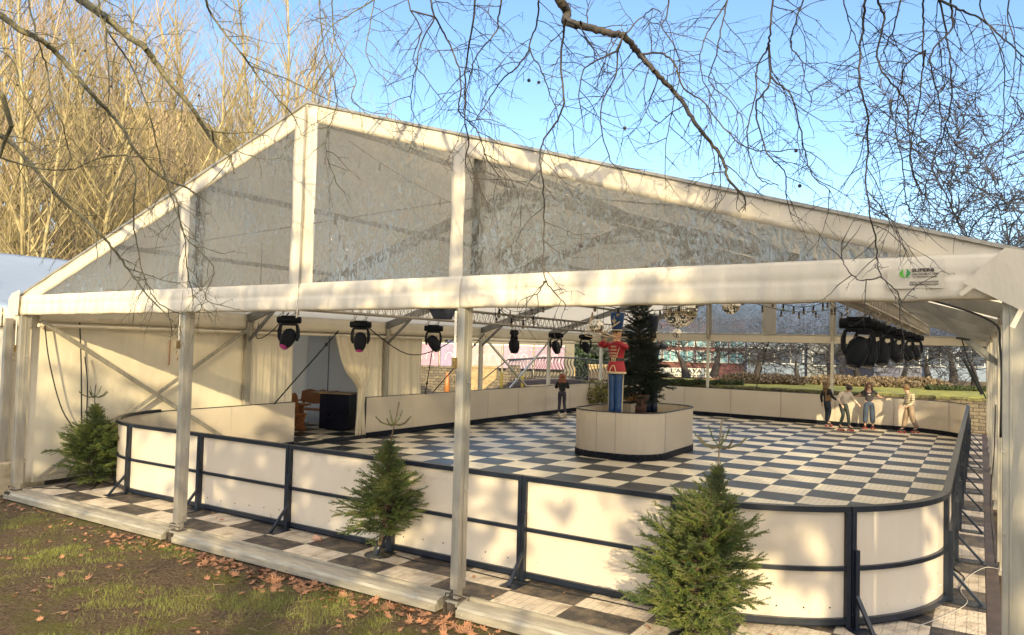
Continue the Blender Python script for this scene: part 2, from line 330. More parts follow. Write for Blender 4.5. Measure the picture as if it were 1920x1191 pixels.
def text(name, s, size, mtx, m, parent=None, ext=0.002, bold=0.0, align='LEFT', sx=1.0):
    cu_ = bpy.data.curves.new(name, 'FONT'); cu_.body = s; cu_.size = size; cu_.extrude = ext; cu_.align_x = align; cu_.offset = bold; cu_.resolution_u = 3
    t = bpy.data.objects.new(name+'_tmp', cu_); COL.objects.link(t); bpy.context.view_layer.update()
    me = bpy.data.meshes.new_from_object(t); bpy.data.objects.remove(t)
    me.transform(mtx@Matrix.Diagonal((sx, 1, 1, 1))); rl = root_loc(parent); me.transform(Matrix.Translation(-rl)); me.materials.clear(); me.materials.append(m)
    o = bpy.data.objects.new(name, me); COL.objects.link(o)
    if parent: o.parent = parent
    return o
def smoothpts(pts, n=6):
    pts = [Vector(p) for p in pts]; out = []
    for i in range(len(pts)-1):
        p0 = pts[max(i-1, 0)]; p1 = pts[i]; p2 = pts[i+1]; p3 = pts[min(i+2, len(pts)-1)]
        for k in range(n):
            t = k/n; out.append(.5*((2*p1)+(-p0+p2)*t+(2*p0-5*p1+4*p2-p3)*t*t+(-p0+3*p1-3*p2+p3)*t**3))
    out.append(pts[-1]); return out
def catenary(a, b, sag, n=14):
    a = Vector(a); b = Vector(b); return [a.lerp(b, i/n)-Vector((0, 0, sag*4*(i/n)*(1-i/n))) for i in range(n+1)]

# ================================================================ SETTING: ground, floors
def ground_mat():
    m = bpy.data.materials.new('ground'); m.use_nodes = True; nt = m.node_tree; N = nt.nodes; L = nt.links
    b = N['Principled BSDF']; b.inputs['Roughness'].default_value = 1.0; b.inputs['Specular IOR Level'].default_value = .1
    g = N.new('ShaderNodeNewGeometry')
    def noise(sc, d=6, rough=.6):
        t = N.new('ShaderNodeTexNoise'); t.inputs['Scale'].default_value = sc; t.inputs['Detail'].default_value = d; t.inputs['Roughness'].default_value = rough; L.new(g.outputs['Position'], t.inputs[0]); return t.outputs[0]
    def ramp(v, p0, c0, p1, c1):
        r = N.new('ShaderNodeValToRGB'); r.color_ramp.elements[0].position = p0; r.color_ramp.elements[1].position = p1
        r.color_ramp.elements[0].color = (*c0, 1); r.color_ramp.elements[1].color = (*c1, 1); L.new(v, r.inputs[0]); return r.outputs[0]
    mud = ramp(noise(26, 10, .75), .36, (0.045, 0.032, 0.022), .66, (0.22, 0.155, 0.105))
    grs = ramp(noise(60), .3, (0.06, 0.065, 0.018), .75, (0.19, 0.19, 0.05))
    mk = ramp(noise(1.3, 9, .72), .49, (0, 0, 0), .66, (1, 1, 1))
    mx = N.new('ShaderNodeMix'); mx.data_type = 'RGBA'; L.new(mk, mx.inputs[0]); L.new(mud, mx.inputs[6]); L.new(grs, mx.inputs[7]); L.new(mx.outputs[2], b.inputs['Base Color'])
    bp = N.new('ShaderNodeBump'); bp.inputs['Strength'].default_value = 1; bp.inputs['Distance'].default_value = .09; L.new(noise(18, 10, .7), bp.inputs['Height']); L.new(bp.outputs[0], b.inputs['Normal'])
    return m
GROUND = ground_mat()
def gz(x, y):   # gentle relief of the lawn in front of the tent
    n = .02*sin(1.7*x+.6*y)+.014*sin(3.9*x-2.3*y+1)+.01*sin(7.3*x+5.1*y)
    return -.155+n*max(0, min(1, (-.35-y)*2))
gm = MB()
def gfn(u, v):
    a = (u-.5)*2; c = (v-.5)*2
    return (7+math.copysign(abs(a)**4, a)*500+a*10, 2+math.copysign(abs(c)**4, c)*500+c*12)
gm.grid(lambda u, v: (*gfn(u, v), gz(*gfn(u, v))), 150, 150)
tag(gm.build('ground', GROUND, smooth=True), kind='structure')

FLOOR_P = MB().box((7.2, 12.75, -.055), (15.0, 25.5, .11)).build('floor_slab', mat('slab', (.25, .22, .19), .9, noise=.4, nscale=3)); tag(FLOOR_P, kind='structure')
w = MB().prism([(-.05, 0), (14.6, 0), (14.6, 25.4), (-.05, 25.4)], .002, .02)
tag(w.build('walkway_floor', TILE_OUT), kind='structure')
gut = MB().box((14.68, 12.7, .006), (.14, 25.3, .02))
tag(gut.build('gutter', mat('wet_board', (.075, .05, .042), .6, noise=.5, nscale=5)), kind='structure')

# barrier path -------------------------------------------------------------------
def arc(cx, cy, r, a0, a1, n=14): return [(cx+r*cos(radians(a0+(a1-a0)*i/n)), cy+r*sin(radians(a0+(a1-a0)*i/n))) for i in range(n+1)]
PATH = [(-.62, 6.7), (-.52, 3.28)]+arc(1.88, 3.28, 2.4, 180, 270)+[(6.0, .87)]+arc(11.75, 3.33, 2.45, 270, 360)+[(14.2, 12)]+arc(11.8, 22.0, 2.4, 0, 90)+[(7, 24.7)]+arc(2.0, 22.6, 2.4, 90, 180)+[(-.5, 16), (-.58, 9.35)]
PATH = [Vector((a, b, 0)) for a, b in PATH]
PL = [0.0]
for i in range(1, len(PATH)): PL.append(PL[-1]+(PATH[i]-PATH[i-1]).length)
def pat(s):
    s = max(0, min(PL[-1], s))
    for i in range(1, len(PATH)):
        if s <= PL[i]+1e-9:
            t = (s-PL[i-1])/max(1e-9, PL[i]-PL[i-1]); p = PATH[i-1].lerp(PATH[i], t)
            d0 = (PATH[i]-PATH[i-1]).normalized(); return p, d0
    return PATH[-1], (PATH[-1]-PATH[-2]).normalized()
def pdir(s):
    a, _ = pat(s-.06); b, _ = pat(s+.06); d = (b-a).normalized(); return pat(s)[0], d, Vector((d.y, -d.x, 0))
def sof(x, y): return min((((pat(i*.02)[0]-Vector((x, y, 0))).length), i*.02) for i in range(int(PL[-1]/.02)))[1]
def sweep(s0, s1, o0, o1, z0, z1, mb, step=.16):
    n = max(1, int(round((s1-s0)/step))); vs = []
    for i in range(n+1):
        p, d, nn = pdir(s0+(s1-s0)*i/n)
        for o_, z in ((o0, z0), (o1, z0), (o1, z1), (o0, z1)): q = p+nn*o_; vs.append((q.x, q.y, z))
    fs = [(0, 1, 2, 3), (4*n+3, 4*n+2, 4*n+1, 4*n)]
    for i in range(n):
        for k in range(4):
            k2 = (k+1) % 4; fs.append((4*i+k, 4*i+4+k, 4*i+4+k2, 4*i+k2))
    mb.add(vs, fs); return mb
rf = MB(); inner = []
for i in range(220):
    p, d, nn = pdir(PL[-1]*i/219); q = p-nn*.02; inner.append((q.x, q.y))
rf.prism(inner, .014, .026)
RF = rf.build('rink_floor', TILE_IN); tag(RF, kind='structure')
# the raised platform in the side tent
pf = MB().box((-2.6, 7.85, .06), (3.9, 5.5, .12)); tag(pf.build('entrance_platform', TILE_IN), kind='structure')
pe = MB().box((-.632, 8.02, .064), (.03, 2.6, .125)); tag(pe.build('platform_edge', NAVY), kind='structure')

jx = [sof(1.6, .9), sof(3.65, .87), sof(5.78, .87), sof(7.8, .87), sof(9.85, .87), sof(11.78, .87)]
sa = sof(11.75, .88)+.02; R2 = 2.45
joints = [0, 2.0, 3.9]+jx+[sa+R2*radians(41.6), sa+R2*radians(84)]
s = joints[-1]
while s+2.06 < PL[-1]-.5: s += 2.06; joints.append(s)
joints.append(PL[-1])
bar = empty('rink_barrier', (6, .9, 0), 'long white panelled skating barrier with navy frame curving round the checkered rink', 'barrier')
S_FRONT0 = joints[2]; S_FRONT1 = sof(14.2, 21.0)
for i in range(len(joints)-1):
    a, b = joints[i]+.006, joints[i+1]-.006
    heavy = a > S_FRONT0-.1 and a < S_FRONT1
    pn = sweep(a, b, -.006, .006, .07, 1.2, MB()); pn.build('panel', PANEL, bar)
    fr = MB()
    sweep(a, b, .0065, .05, .06, .12, fr); sweep(a, b, .0065, .045, .60, .645, fr)
    sweep(a, b, -.03 if heavy else -.008, .052 if heavy else .03, 1.2, 1.258 if heavy else 1.218, fr)
    for e0, e1 in ((a, a+.05), (b-.05, b)): sweep(e0, e1, .0065, .055, .02, 1.2, fr)
    fr.build('frame', NAVY, bar)
    kb = MB(); sweep(a, b, -.03, -.0065, .024, .185, kb); kb.build('kickboard', BLACK, bar)
    sc = MB()
    for k in range(6):
        p, d, nn = pdir(a+.2+(b-a-.4)*k/5)
        for zz in (.24,): sc.ball(p+nn*.0075+Vector((0, 0, zz+.02*sin(k*7+i))), .009, 4)
        sc.ball(p-nn*.0075+Vector((0, 0, .24)), .008, 4)
    sc.build('screws', CHROME if i % 2 else BLACK, bar)
    if i > 0:
        p, d, nn = pdir(joints[i]+.045 if heavy else joints[i]); br_ = MB(); q = p+nn*.075
        br_.beam(q+Vector((0, 0, .02)), q+Vector((0, 0, .82)), .04, .045, up=d)
        br_.beam(q+Vector((0, 0, .36)), q+nn*.30+Vector((0, 0, .03)), .03, .04, up=d)
        br_.box((q+nn*.17+Vector((0, 0, .026))), (.22, .34, .008), rz=atan2(nn.y, nn.x)-pi/2)
        for zz in (.16, .70): br_.ball(p+nn*.06-d*.03+Vector((0, 0, zz)), .012, 5)
        br_.build('brace', NAVY, bar)
# closing post at the counter end of the barrier
MB().box((-.62, 9.26, .62), (.06, .16, 1.2)).build('end_post', NAVY, bar)

# ================================================================ THE MARQUEE
XF = [-.18, 4.59, 9.62, 14.76]; YR = [0, 5.15, 10.2, 15.25, 20.25, 25.3]
RX, RZ = 7.02, 5.93
def xl(y): return -.42-.33*min(1, max(0, y)/5.)
def zroof(x, y):
    if x <= RX: x0, z0 = xl(y), 3.44
    else: x0, z0 = 14.92, 3.585
    t = (x-x0)/(RX-x0); return z0+(RZ-z0)*t
tent = empty('event_marquee', (7, 0, 0), 'big white clearspan marquee with clear crinkled gable windows over the checkered rink', 'marquee')
# roof slopes
for side in (0, 1):
    g = MB()
    def fn(u, v, side=side):
        y = -.16+25.6*u; x0 = xl(y) if side == 0 else 14.92; x = x0+(RX-x0)*v
        ph = (y/5.05) % 1.0; sag = .05*sin(pi*ph)*sin(pi*v) if 0 < y < 25.3 else 0
        return (x, y, zroof(x, y)-sag)
    g.grid(fn, 60, 14); g.build('roof', ROOFM, tent, smooth=True, solid=.006)
    g = MB()
    def fn2(u, v, side=side):
        y = -.10+25.4*u; x = (xl(y) if side == 0 else 14.92); zt = zroof(x, y); o = .012*sin(y*17)*v+.03*v
        return (x+(-o if side == 0 else o), y, zt-.30*v)
    g.grid(fn2, 160, 3); g.build('eave_valance', PVC, tent, smooth=True, solid=.004)
# gable cloth: rafter bands, uprights, beam cover
YG = -.17
def band(x0, x1, dz0, dz1, name='rafter_band', off=0.0, yy=YG):
    g = MB(); nx = 60
    def fn(u, v):
        x = x0+(x1-x0)*u; zt = zroof(x, 0); return (x, yy-off-.006*sin(x*9+v*3), zt-dz0-(dz1-dz0)*v)
    g.grid(fn, nx, 4); return g.build(name, PVC, tent, smooth=True, solid=.012)
band(-.42, RX, -.02, .22); band(RX, 14.92, -.02, .21)
cap_ = MB().beam((-.42, -.17, zroof(-.42, 0)+.03), (RX, -.17, RZ+.03), .06, .03).beam((RX, -.17, RZ+.03), (14.92, -.17, zroof(14.92, 0)+.03), .06, .03)
cap_.build('gable_keder', ALU, tent)
def upright(xa, xb, z0, name='gable_upright', y=YG):
    g = MB(); xm = (xa+xb)/2
    g.grid(lambda u, v: (xa+(xb-xa)*v, y-.012-.008*sin(u*11+v*4), z0+(zroof(xa+(xb-xa)*v, 0)-.05-z0)*u), 20, 4)
    return g.build(name, PVC, tent, smooth=True, solid=.01)
upright(4.40, 4.60, 3.45); upright(6.80, 7.02, 3.45, y=YG-.004); upright(7.02, 7.22, 3.45, y=YG-.009); upright(9.42, 9.60, 3.45)
MB().beam((7.02, -.215, 3.15), (7.02, -.215, 5.9), .018, .02, up=(0, 1, 0)).tube([(7.02, -.23, 3.3), (7.03, -.24, 3.2), (7.015, -.24, 3.12)], .012, 6).build('gable_zip', ALU, tent)
def zb(x): return 3.155+.0085*x
WV = [NR.uniform(0, 6.28) for _ in range(8)]
def valfn(x, v):
    # v 0 (top) ... 1 (hem); a rounded beam cover with vertical folds
    prof = [(0, .36, -.15), (.12, .345, -.20), (.35, .25, -.225), (.5, .17, -.222), (.56, .155, -.232), (.8, .06, -.24), (.97, .0, -.235), (1, -.005, -.21)]
    for (a, za, ya), (b_, zb_, yb) in zip(prof, prof[1:]):
        if v <= b_+1e-9: t = (v-a)/(b_-a); z = za+(zb_-za)*t; y = ya+(yb-ya)*t; break
    f = sum(sin(x*k*3.1+WV[i]+v*2.2*(i % 3-1))*.009/(1+.12*i) for i, k in enumerate((1.7, 3.3, 5.1, 7.6, 10.0, 13.7)))
    return (x, y-f*(.4+.6*v), zb(x)+z+.004*sin(x*7+1)*v)
for x0, x1 in ((-.36, 4.56), (4.56, 7.02), (7.02, 9.60), (9.60, 14.76)):
    g = MB(); g.grid(lambda u, v: valfn(x0+(x1-x0)*u, v), int((x1-x0)*26), 16); g.build('beam_cover', PVC, tent, smooth=True, solid=.008)
# beam behind the cover
for x0, x1 in ((-.18, 4.52), (4.68, 9.55), (9.70, 14.68)):
    MB().beam((x0, -.05, zb(x0)+.13), (x1, -.05, zb(x1)+.13), .1, .16).build('gable_beam', ALU, tent)
# corner patches + closing straps
cf_ = MB().prism([(14.43, 3.40), (14.70, 3.66), (14.98, 3.60), (15.02, 3.40), (14.83, 3.17)], 0, .012, Matrix(((1, 0, 0, 0), (0, 0, 1, -.30), (0, 1, 0, 0), (0, 0, 0, 1))))
cf_.build('corner_flap', PVC, tent)
MB().beam((14.41, -.285, 3.31), (14.50, -.30, 3.385), .035, .008, up=(0, 1, 0)).build('corner_strap', PVCW, tent)
MB().beam((14.745, -.30, 3.06), (14.80, -.302, 3.19), .035, .008, up=(0, 1, 0)).build('corner_strap', PVCW, tent)
MB().tube([(14.68, -.15, 3.075), (14.72, -.17, 3.05), (14.80, -.17, 3.05), (14.83, -.15, 3.08)], .006, 6).build('corner_strap', PVCW, tent)
lf = MB().prism([(-.47, 3.44), (-.36, 3.54), (-.10, 3.60), (-.13, 3.15), (-.40, 3.15), (-.47, 3.28)], 0, .01, Matrix(((1, 0, 0, 0), (0, 0, 1, -.285), (0, 1, 0, 0), (0, 0, 0, 1))))
lf.build('corner_flap', PVC, tent)
# windows
def pane(poly, y=-.155, name='window', m_=None):
    g = MB(); poly = [Vector((x, y, z)) for x, z in poly]; g.add(poly, [tuple(range(len(poly)))]); return g.build(name, m_ or CLEAR, tent)
def zi(x, d=.2): return zroof(x, 0)-d
pane([(-.1, 3.44), (4.43, 3.44), (4.43, zi(4.43)), (-.1, zi(-.1)+.05)])
pane([(4.57, 3.44), (6.82, 3.44), (6.82, zi(6.82)), (4.57, zi(4.57))])
pane([(7.2, 3.44), (9.44, 3.44), (9.44, zi(9.44)), (7.2, zi(7.2))])
pane([(9.58, 3.46), (14.5, 3.5), (14.5, zi(14.5)+.03), (9.58, zi(9.58))])
# legs
def leg(x, y, z1, w, d, m=ALU, foot=True, name='leg'):
    p = MB().box((x, y, z1/2+.06), (w, d, z1-.12))
    p.box((x-w*.18, y-d/2-.004, z1/2+.06), (w*.12, .006, z1-.14)); p.box((x+w/2+.004, y, z1/2+.06), (.006, d*.16, z1-.14))
    p.box((x, y, .07), (w*.6, d*.6, .16)); p.box((x, y, -.02), (w*1.5, d*1.5, .05))
    for zz in (.22, 1.2, 2.4): p.ball((x+w/2+.006, y+d*.2, zz), .014, 5)
    o = p.build(name, m, tent, bevel=.006); return o
for x in XF[:3]: leg(x, -.13, zb(x)+.05, .10, .16)
l4 = leg(14.77, -.13, 3.32, .17, .14)
MB().tube([(14.695, -.212, 2.13), (14.695, -.228, 2.13)], .018, 10).tube([(14.70, -.21, 1.5), (14.70, -.22, 1.5)], .006, 6).build('bolt', CHROME, tent)
for k, y in enumerate(YR[1:]):
    leg(-.63, y, 3.25, .10, .16, m=ALUL if k > 1 else ALU); leg(14.8, y-.08, 3.35, .12, .18)
for x in (4.45, 9.5): leg(x, 25.38, 3.3, .10, .12, m=ALUL)
# tall aluminium gable posts seen through the clear windows
for x in (4.66, 9.70): MB().beam((x, -.04, 3.3), (x, -.04, zroof(x, 0)-.12), .10, .10, up=(0, 1, 0)).build('gable_post', ALU, tent)
for x in (4.45, 9.5): MB().beam((x, 25.38, 3.3), (x, 25.38, zroof(x, 25)-.12), .10, .10, up=(0, 1, 0)).build('gable_post', ALU, tent)
# rafters
for y in YR[1:]:
    r_ = MB(); r_.beam((-.63, y, zroof(-.63, y)-.16), (RX, y, RZ-.16), .09, .2).beam((RX, y, RZ-.16), (14.8, y, zroof(14.8, y)-.16), .09, .2)
    r_.beam((-.63, y, 2.75), (.35, y, zroof(.35, y)-.2), .05, .07); r_.beam((14.8, y, 2.7), (13.7, y, zroof(13.7, y)-.2), .05, .07)
    r_.beam((RX-.7, y, zroof(RX-.7, y)-.25), (RX+.7, y, zroof(RX+.7, y)-.25), .05, .08)
    r_.build('rafter', ALUD, tent)
for x in (2.3, 4.7, 7.02, 9.4, 11.9):
    for a, b in zip(YR, YR[1:]): MB().beam((x, a+.06, zroof(x, 5)-.11), (x, b-.06, zroof(x, 5)-.11), .06, .08).build('purlin', ALUD, tent)
for a, b in ((0, 1), (3, 4)):
    for (xa, xb) in ((2.3, 7.02), (11.9, 7.02)):
        ya, yb = YR[a]+.2, YR[b]-.2
        MB().tube([(xa, ya, zroof(xa, 5)-.2), (xb, yb, zroof(xb, 5)-.2)], .012, 5).tube([(xb, ya, zroof(xb, 5)-.2), (xa, yb, zroof(xa, 5)-.2)], .012, 5).build('roof_cable', ALUD, tent)
# eave beams
for a, b in zip(YR, YR[1:]):
    xa = -.63 if a > 0 else -.2
    MB().beam((xa, a+.08, 3.25), (-.63, b-.08, 3.25), .06, .16).build('eave_beam', ALU, tent); MB().beam((14.8, a+.08, 3.36), (14.8, b-.2, 3.36), .06, .16).build('eave_beam', ALU, tent)
    g = MB(); g.grid(lambda u, v: (xa+.04+(-.63-xa)*u+.012*sin(u*40+v)*v, a+.1+(b-a-.2)*u, 3.42-.36*v), 50, 3); g.build('inner_valance', PVCW, tent, smooth=True, solid=.004)
    MB().tube([(xa+.03, a+.1, 2.98), (-.60, b-.1, 2.98)], .035, 8).build('curtain_pole', PVCW, tent)
# X braces, front-left bay and rear-left bay
for (a, b) in ((0, 1), (3, 4)):
    x0 = -.14 if a == 0 else -.56; x1 = -.56
    for za, zb2 in ((3.05, .15), (.15, 3.05)):
        MB().beam((x0+.02*(za < 1), YR[a]+.15, za), (x1+.02*(za < 1), YR[b]-.1, zb2), .045, .075).build('cross_brace', ALU if a == 0 else CHROME, tent)
MB().beam((-.14, .1, .16), (-.5, 5.0, .16), .08, .09).build('side_base_beam', RAILM, tent)
# side walls (left): folded cloth
def wall(p0, p1, z0, z1, name='side_wall', amp=.02, k=9, m=PVCW, nu=60, lean=0.0):
    g = MB(); p0 = Vector(p0); p1 = Vector(p1); d = (p1-p0); n = Vector((d.y, -d.x)).normalized()
    def fn(u, v):
        o = amp*(sin(u*k+v*1.3)+.5*sin(u*k*2.7+1+v*3)+.25*sin(u*k*6.1-v*2))*(.4+.6*sin(pi*v)); q = p0+d*u+n*o
        return (q.x, q.y, z0+(z1-z0)*v)
    g.grid(fn, nu, 16); return g.build(name, m, tent, smooth=True, solid=.003)
wall((-.30, .05), (-.72, 5.2), .1, 3.3, k=5, amp=.018)
wall((-.72, 5.25), (-.70, 6.62), .1, 3.05, k=14, amp=.03)
wall((-.70, 9.25), (-.70, 10.2), .1, 3.05, k=10, amp=.03)
wall((-.70, 10.25), (-.70, 12.0), .1, 3.05, k=22, amp=.05)
for y in (1.75, 3.5): MB().beam((-.385+.0*y-(.06 if y < 2 else .17), y, .2), (-.385-(.06 if y < 2 else .17), y, 2.9), .008, .02, up=(0, 1, 0)).build('wall_seam', PVC, tent)
MB().tube([(-.52, 3.0, 2.75), (-.53, 3.0, 2.2)], .012, 6).build('wall_strap', WOOD, tent)
# tied-back door curtain
g = MB()
def cur(u, v):
    z = 3.0-2.86*v
    tie = math.exp(-((z-1.35)/.55)**2); wd = 1.15*(1-.78*tie) if z > 1.35 else 1.15*(.22+.10*(1.35-z)); yc = 8.0+1.15/2 + (.55)*min(1, max(0, (3.0-z)/1.5)); y = yc+(u-.5)*wd
    return (-.60+.05*sin(u*26)+.02*sin(u*61+v*9)+.06*tie*cos((u-.5)*pi), y, z)
g.grid(cur, 70, 40); g.build('door_curtain', PVCW, tent, smooth=True, solid=.004)
# base rails
PRF = [(-.30, -.13), (-.30, -.055), (-.275, -.05), (-.265, -.02), (-.20, .0), (-.12, .004), (-.11, -.018), (-.04, -.018), (-.04, .016), (.005, .016), (.005, -.13)]
for x0, x1 in ((-.28, 4.42), (4.66, 9.44), (9.72, 14.66)):
    g = MB(); vs = []; n = len(PRF)
    for x in (x0, x1): vs += [(x, y, z) for y, z in PRF]
    g.add(vs, [tuple(range(n)), tuple(range(n, 2*n))[::-1]]+[(i, n+i, n+(i+1) % n, (i+1) % n) for i in range(n)])
    for xx in (x0+.08, x1-.08, (x0+x1)/2): g.ball((xx, -.302, -.09), .012, 5)
    g.build('base_rail', RAILM, tent)
for x in XF[:3]:
    MB().box((x, -.2, -.075), (.05, .17, .13)).box((x-.06, -.2, -.06), (.012, .2, .1)).box((x+.05, -.2, -.06), (.012, .2, .1)).box((x, -.14, .01), (.16, .14, .012)).tube([(x-.1, -.22, .04), (x-.1, -.22, .075), (x+.12, -.22, .075), (x+.12, -.22, .03)], .007, 6).build('foot_plate', mat('rust_steel', (.10, .08, .065), .7, noise=.6, nscale=20, metal=.3), tent)
# ratchets on the front legs
for x, z0 in ((-.27, 2.55), (4.53, 2.72), (9.56, 2.62)):
    r_ = MB().box((x, -.235, z0), (.05, .03, .12)).tube([(x-.02, -.25, z0+.05), (x+.03, -.26, z0+.02), (x+.02, -.25, z0-.06)], .01, 6).tube([(x, -.24, z0-.08), (x-.015, -.25, z0-.14), (x+.02, -.25, z0-.19), (x+.01, -.24, z0-.23)], .007, 6)
    r_.build('ratchet', mat('brass_steel', (.42, .30, .14), .35, metal=.9, noise=.5, nscale=30), tent)
    MB().beam((x, -.225, z0+.05), (x, -.225, 3.2), .03, .004, up=(0, 1, 0)).build('ratchet_strap', PVCW, tent)
# webbing tension straps inside
for a, b in (((-.5, 5.9, 1.2), (-.45, 8.0, 3.1)), ((-.45, 12.3, 1.25), (-.4, 15.1, 3.2)), ((-.4, 12.2, 2.9), (-.45, 11.9, 1.2)), ((6.6, 25.1, 1.25), (7.05, 25.2, 3.25))):
    a = Vector(a); b = Vector(b); MB().beam(a, b, .012, .035).box(a.lerp(b, .8), (.05, .05, .09)).build('tension_strap', STRAP, tent)
# rear gable
def vback(x, v): p = valfn(x, v); return (p[0], 25.5-p[1]*.3-.1, 3.22+(p[2]-zb(x))*.95)
g = MB(); g.grid(lambda u, v: vback(-.6+15.4*u, v), 200, 8); g.build('rear_beam_cover', PVC, tent, smooth=True, solid=.006)
for xa, xb in ((4.32, 4.58), (6.72, 7.3), (9.38, 9.62)):
    MB().grid(lambda u, v: (xa+(xb-xa)*v, 25.47, 3.4+(zroof((xa+xb)/2, 25)-3.4)*u), 6, 2).build('rear_upright', PVC, tent, solid=.01)
pane([(-.5, 3.5), (14.8, 3.5), (14.8, 3.52), (RX, RZ-.1), (-.5, 3.52)], y=25.45, name='rear_window', m_=CLEAR2)
# neighbour strap at the far right
MB().beam((14.905, -.75, -.15), (14.93, -.28, 3.1), .04, .006, up=(0, 1, 0)).build('guy_strap', mat('teal_webbing', (.05, .12, .12), .8), tent)

# printed sign on the beam cover
def face(x, y, z): return Matrix(((1, 0, 0, x), (0, 0, -1, y), (0.012, 1, 0, z), (0, 0, 0, 1)))
INK = mat('ink', (.035, .025, .03), .5); LG = mat('leaf_green', (.10, .42, .03), .4); LG2 = mat('leaf_green_dark', (.04, .26, .06), .4)
yS = -.258
MB().box((14.10, -.249, 3.447), (.40, .006, .16)).build('sign_backing', PVC, tent)
text('sign_text', 'SUPERB', .036, face(14.075, yS, 3.500), INK, tent, bold=.001, sx=1.32)
text('sign_text', '+86-757-8512 1800', .022, face(14.078, yS, 3.473), INK, tent, sx=1.05)
text('sign_text', '+86-18823599693(whatsapp)', .0135, face(14.078, yS, 3.455), INK, tent, sx=1.1)
text('sign_text', 'www. superbtent.com', .022, face(14.062, yS, 3.412), INK, tent, sx=1.02)
text('sign_text', 'info@superbtent.com', .022, face(14.062, yS, 3.392), INK, tent, sx=1.02)
MF = face(14.028, yS, 3.49)
MB().prism([(-.042, 0), (-.012, .040), (-.012, .01), (-.010, -.015), (.004, -.035), (-.020, -.03), (-.034, -.018)], 0, .003, MF).build('logo', LG, tent)
MB().prism([(.042, .003), (.014, .040), (.012, .005), (.008, -.018), (.004, -.035), (.022, -.03), (.033, -.016)], 0, .003, MF).build('logo', LG2, tent)

# ================================================================ ISLAND, SOLDIERS, CHRISTMAS TREE
def rrect(x0, x1, y0, y1, r, n=8):
    out = []
    for cx, cy, a in ((x1-r, y0+r, -90), (x1-r, y1-r, 0), (x0+r, y1-r, 90), (x0+r, y0+r, 180)):
        out += [(cx+r*cos(radians(a+90*i/n)), cy+r*sin(radians(a+90*i/n))) for i in range(n+1)]
    return out
isl = empty('planter_island', (6.5, 12.3, 0), 'low white curved island box in the middle of the rink with black kick strip', 'planter box')
def ring(poly, off, z0, z1, th, mb):
    n = len(poly); c = Vector((6.5, 12.35)); pts = [Vector(p) for p in poly]; vs = []
    for i in range(n):
        d = (pts[(i+1) % n]-pts[i-1]).normalized(); nn = Vector((d.y, -d.x)); 
        for o_, z in ((off, z0), (off+th, z0), (off+th, z1), (off, z1)): q = pts[i]+nn*o_; vs.append((q.x, q.y, z))
    fs = []
    for i in range(n):
        j = (i+1) % n
        for k in range(4): fs.append((4*i+k, 4*j+k, 4*j+(k+1) % 4, 4*i+(k+1) % 4))
    return mb.add(vs, fs)
IP = rrect(5.32, 7.74, 10.42, 14.35, .95)
ring(IP, -.012, .16, 1.2, .012, MB()).build('panel', PANEL, isl); ring(IP, .002, .02, .19, .02, MB()).build('kickboard', BLACK, isl)
ring(IP, -.03, 1.2, 1.225, .045, MB()).build('cap', NAVY, isl)
MB().prism([(Vector(p)-Vector((6.5, 12.35)))*.985+Vector((6.5, 12.35)) for p in IP], .93, .96).build('deck', mat('deck_board', (.28, .19, .12), .7, noise=.4, nscale=4, stretch=(1, 8, 1)), isl)
jm = MB(); n_ = len(IP)
for k in (0, 8, 17, 26, 35): 
    p = Vector(IP[k % n_]); d = (Vector(IP[(k+1) % n_])-Vector(IP[k-1])).normalized(); nn = Vector((d.y, -d.x))
    jm.box((p.x+nn.x*.003, p.y+nn.y*.003, .68), (.008, .008, 1.04), rz=atan2(d.y, d.x))
    for q in range(4): jm.ball((p.x+nn.x*.006+d.x*.03, p.y+nn.y*.006+d.y*.03, .3+.27*q), .008, 4)
for k in range(n_):
    p = Vector(IP[k]); d = (Vector(IP[(k+1) % n_])-Vector(IP[k-1])).normalized(); nn = Vector((d.y, -d.x)); jm.ball((p.x+nn.x*.022, p.y+nn.y*.022, .16), .008, 4)
    if k % 9 == 4: jm.ball((p.x, p.y, .42), .010, 4)
jm.build('fixings', mat('fixing', (.35, .3, .24), .4, metal=.6), isl)

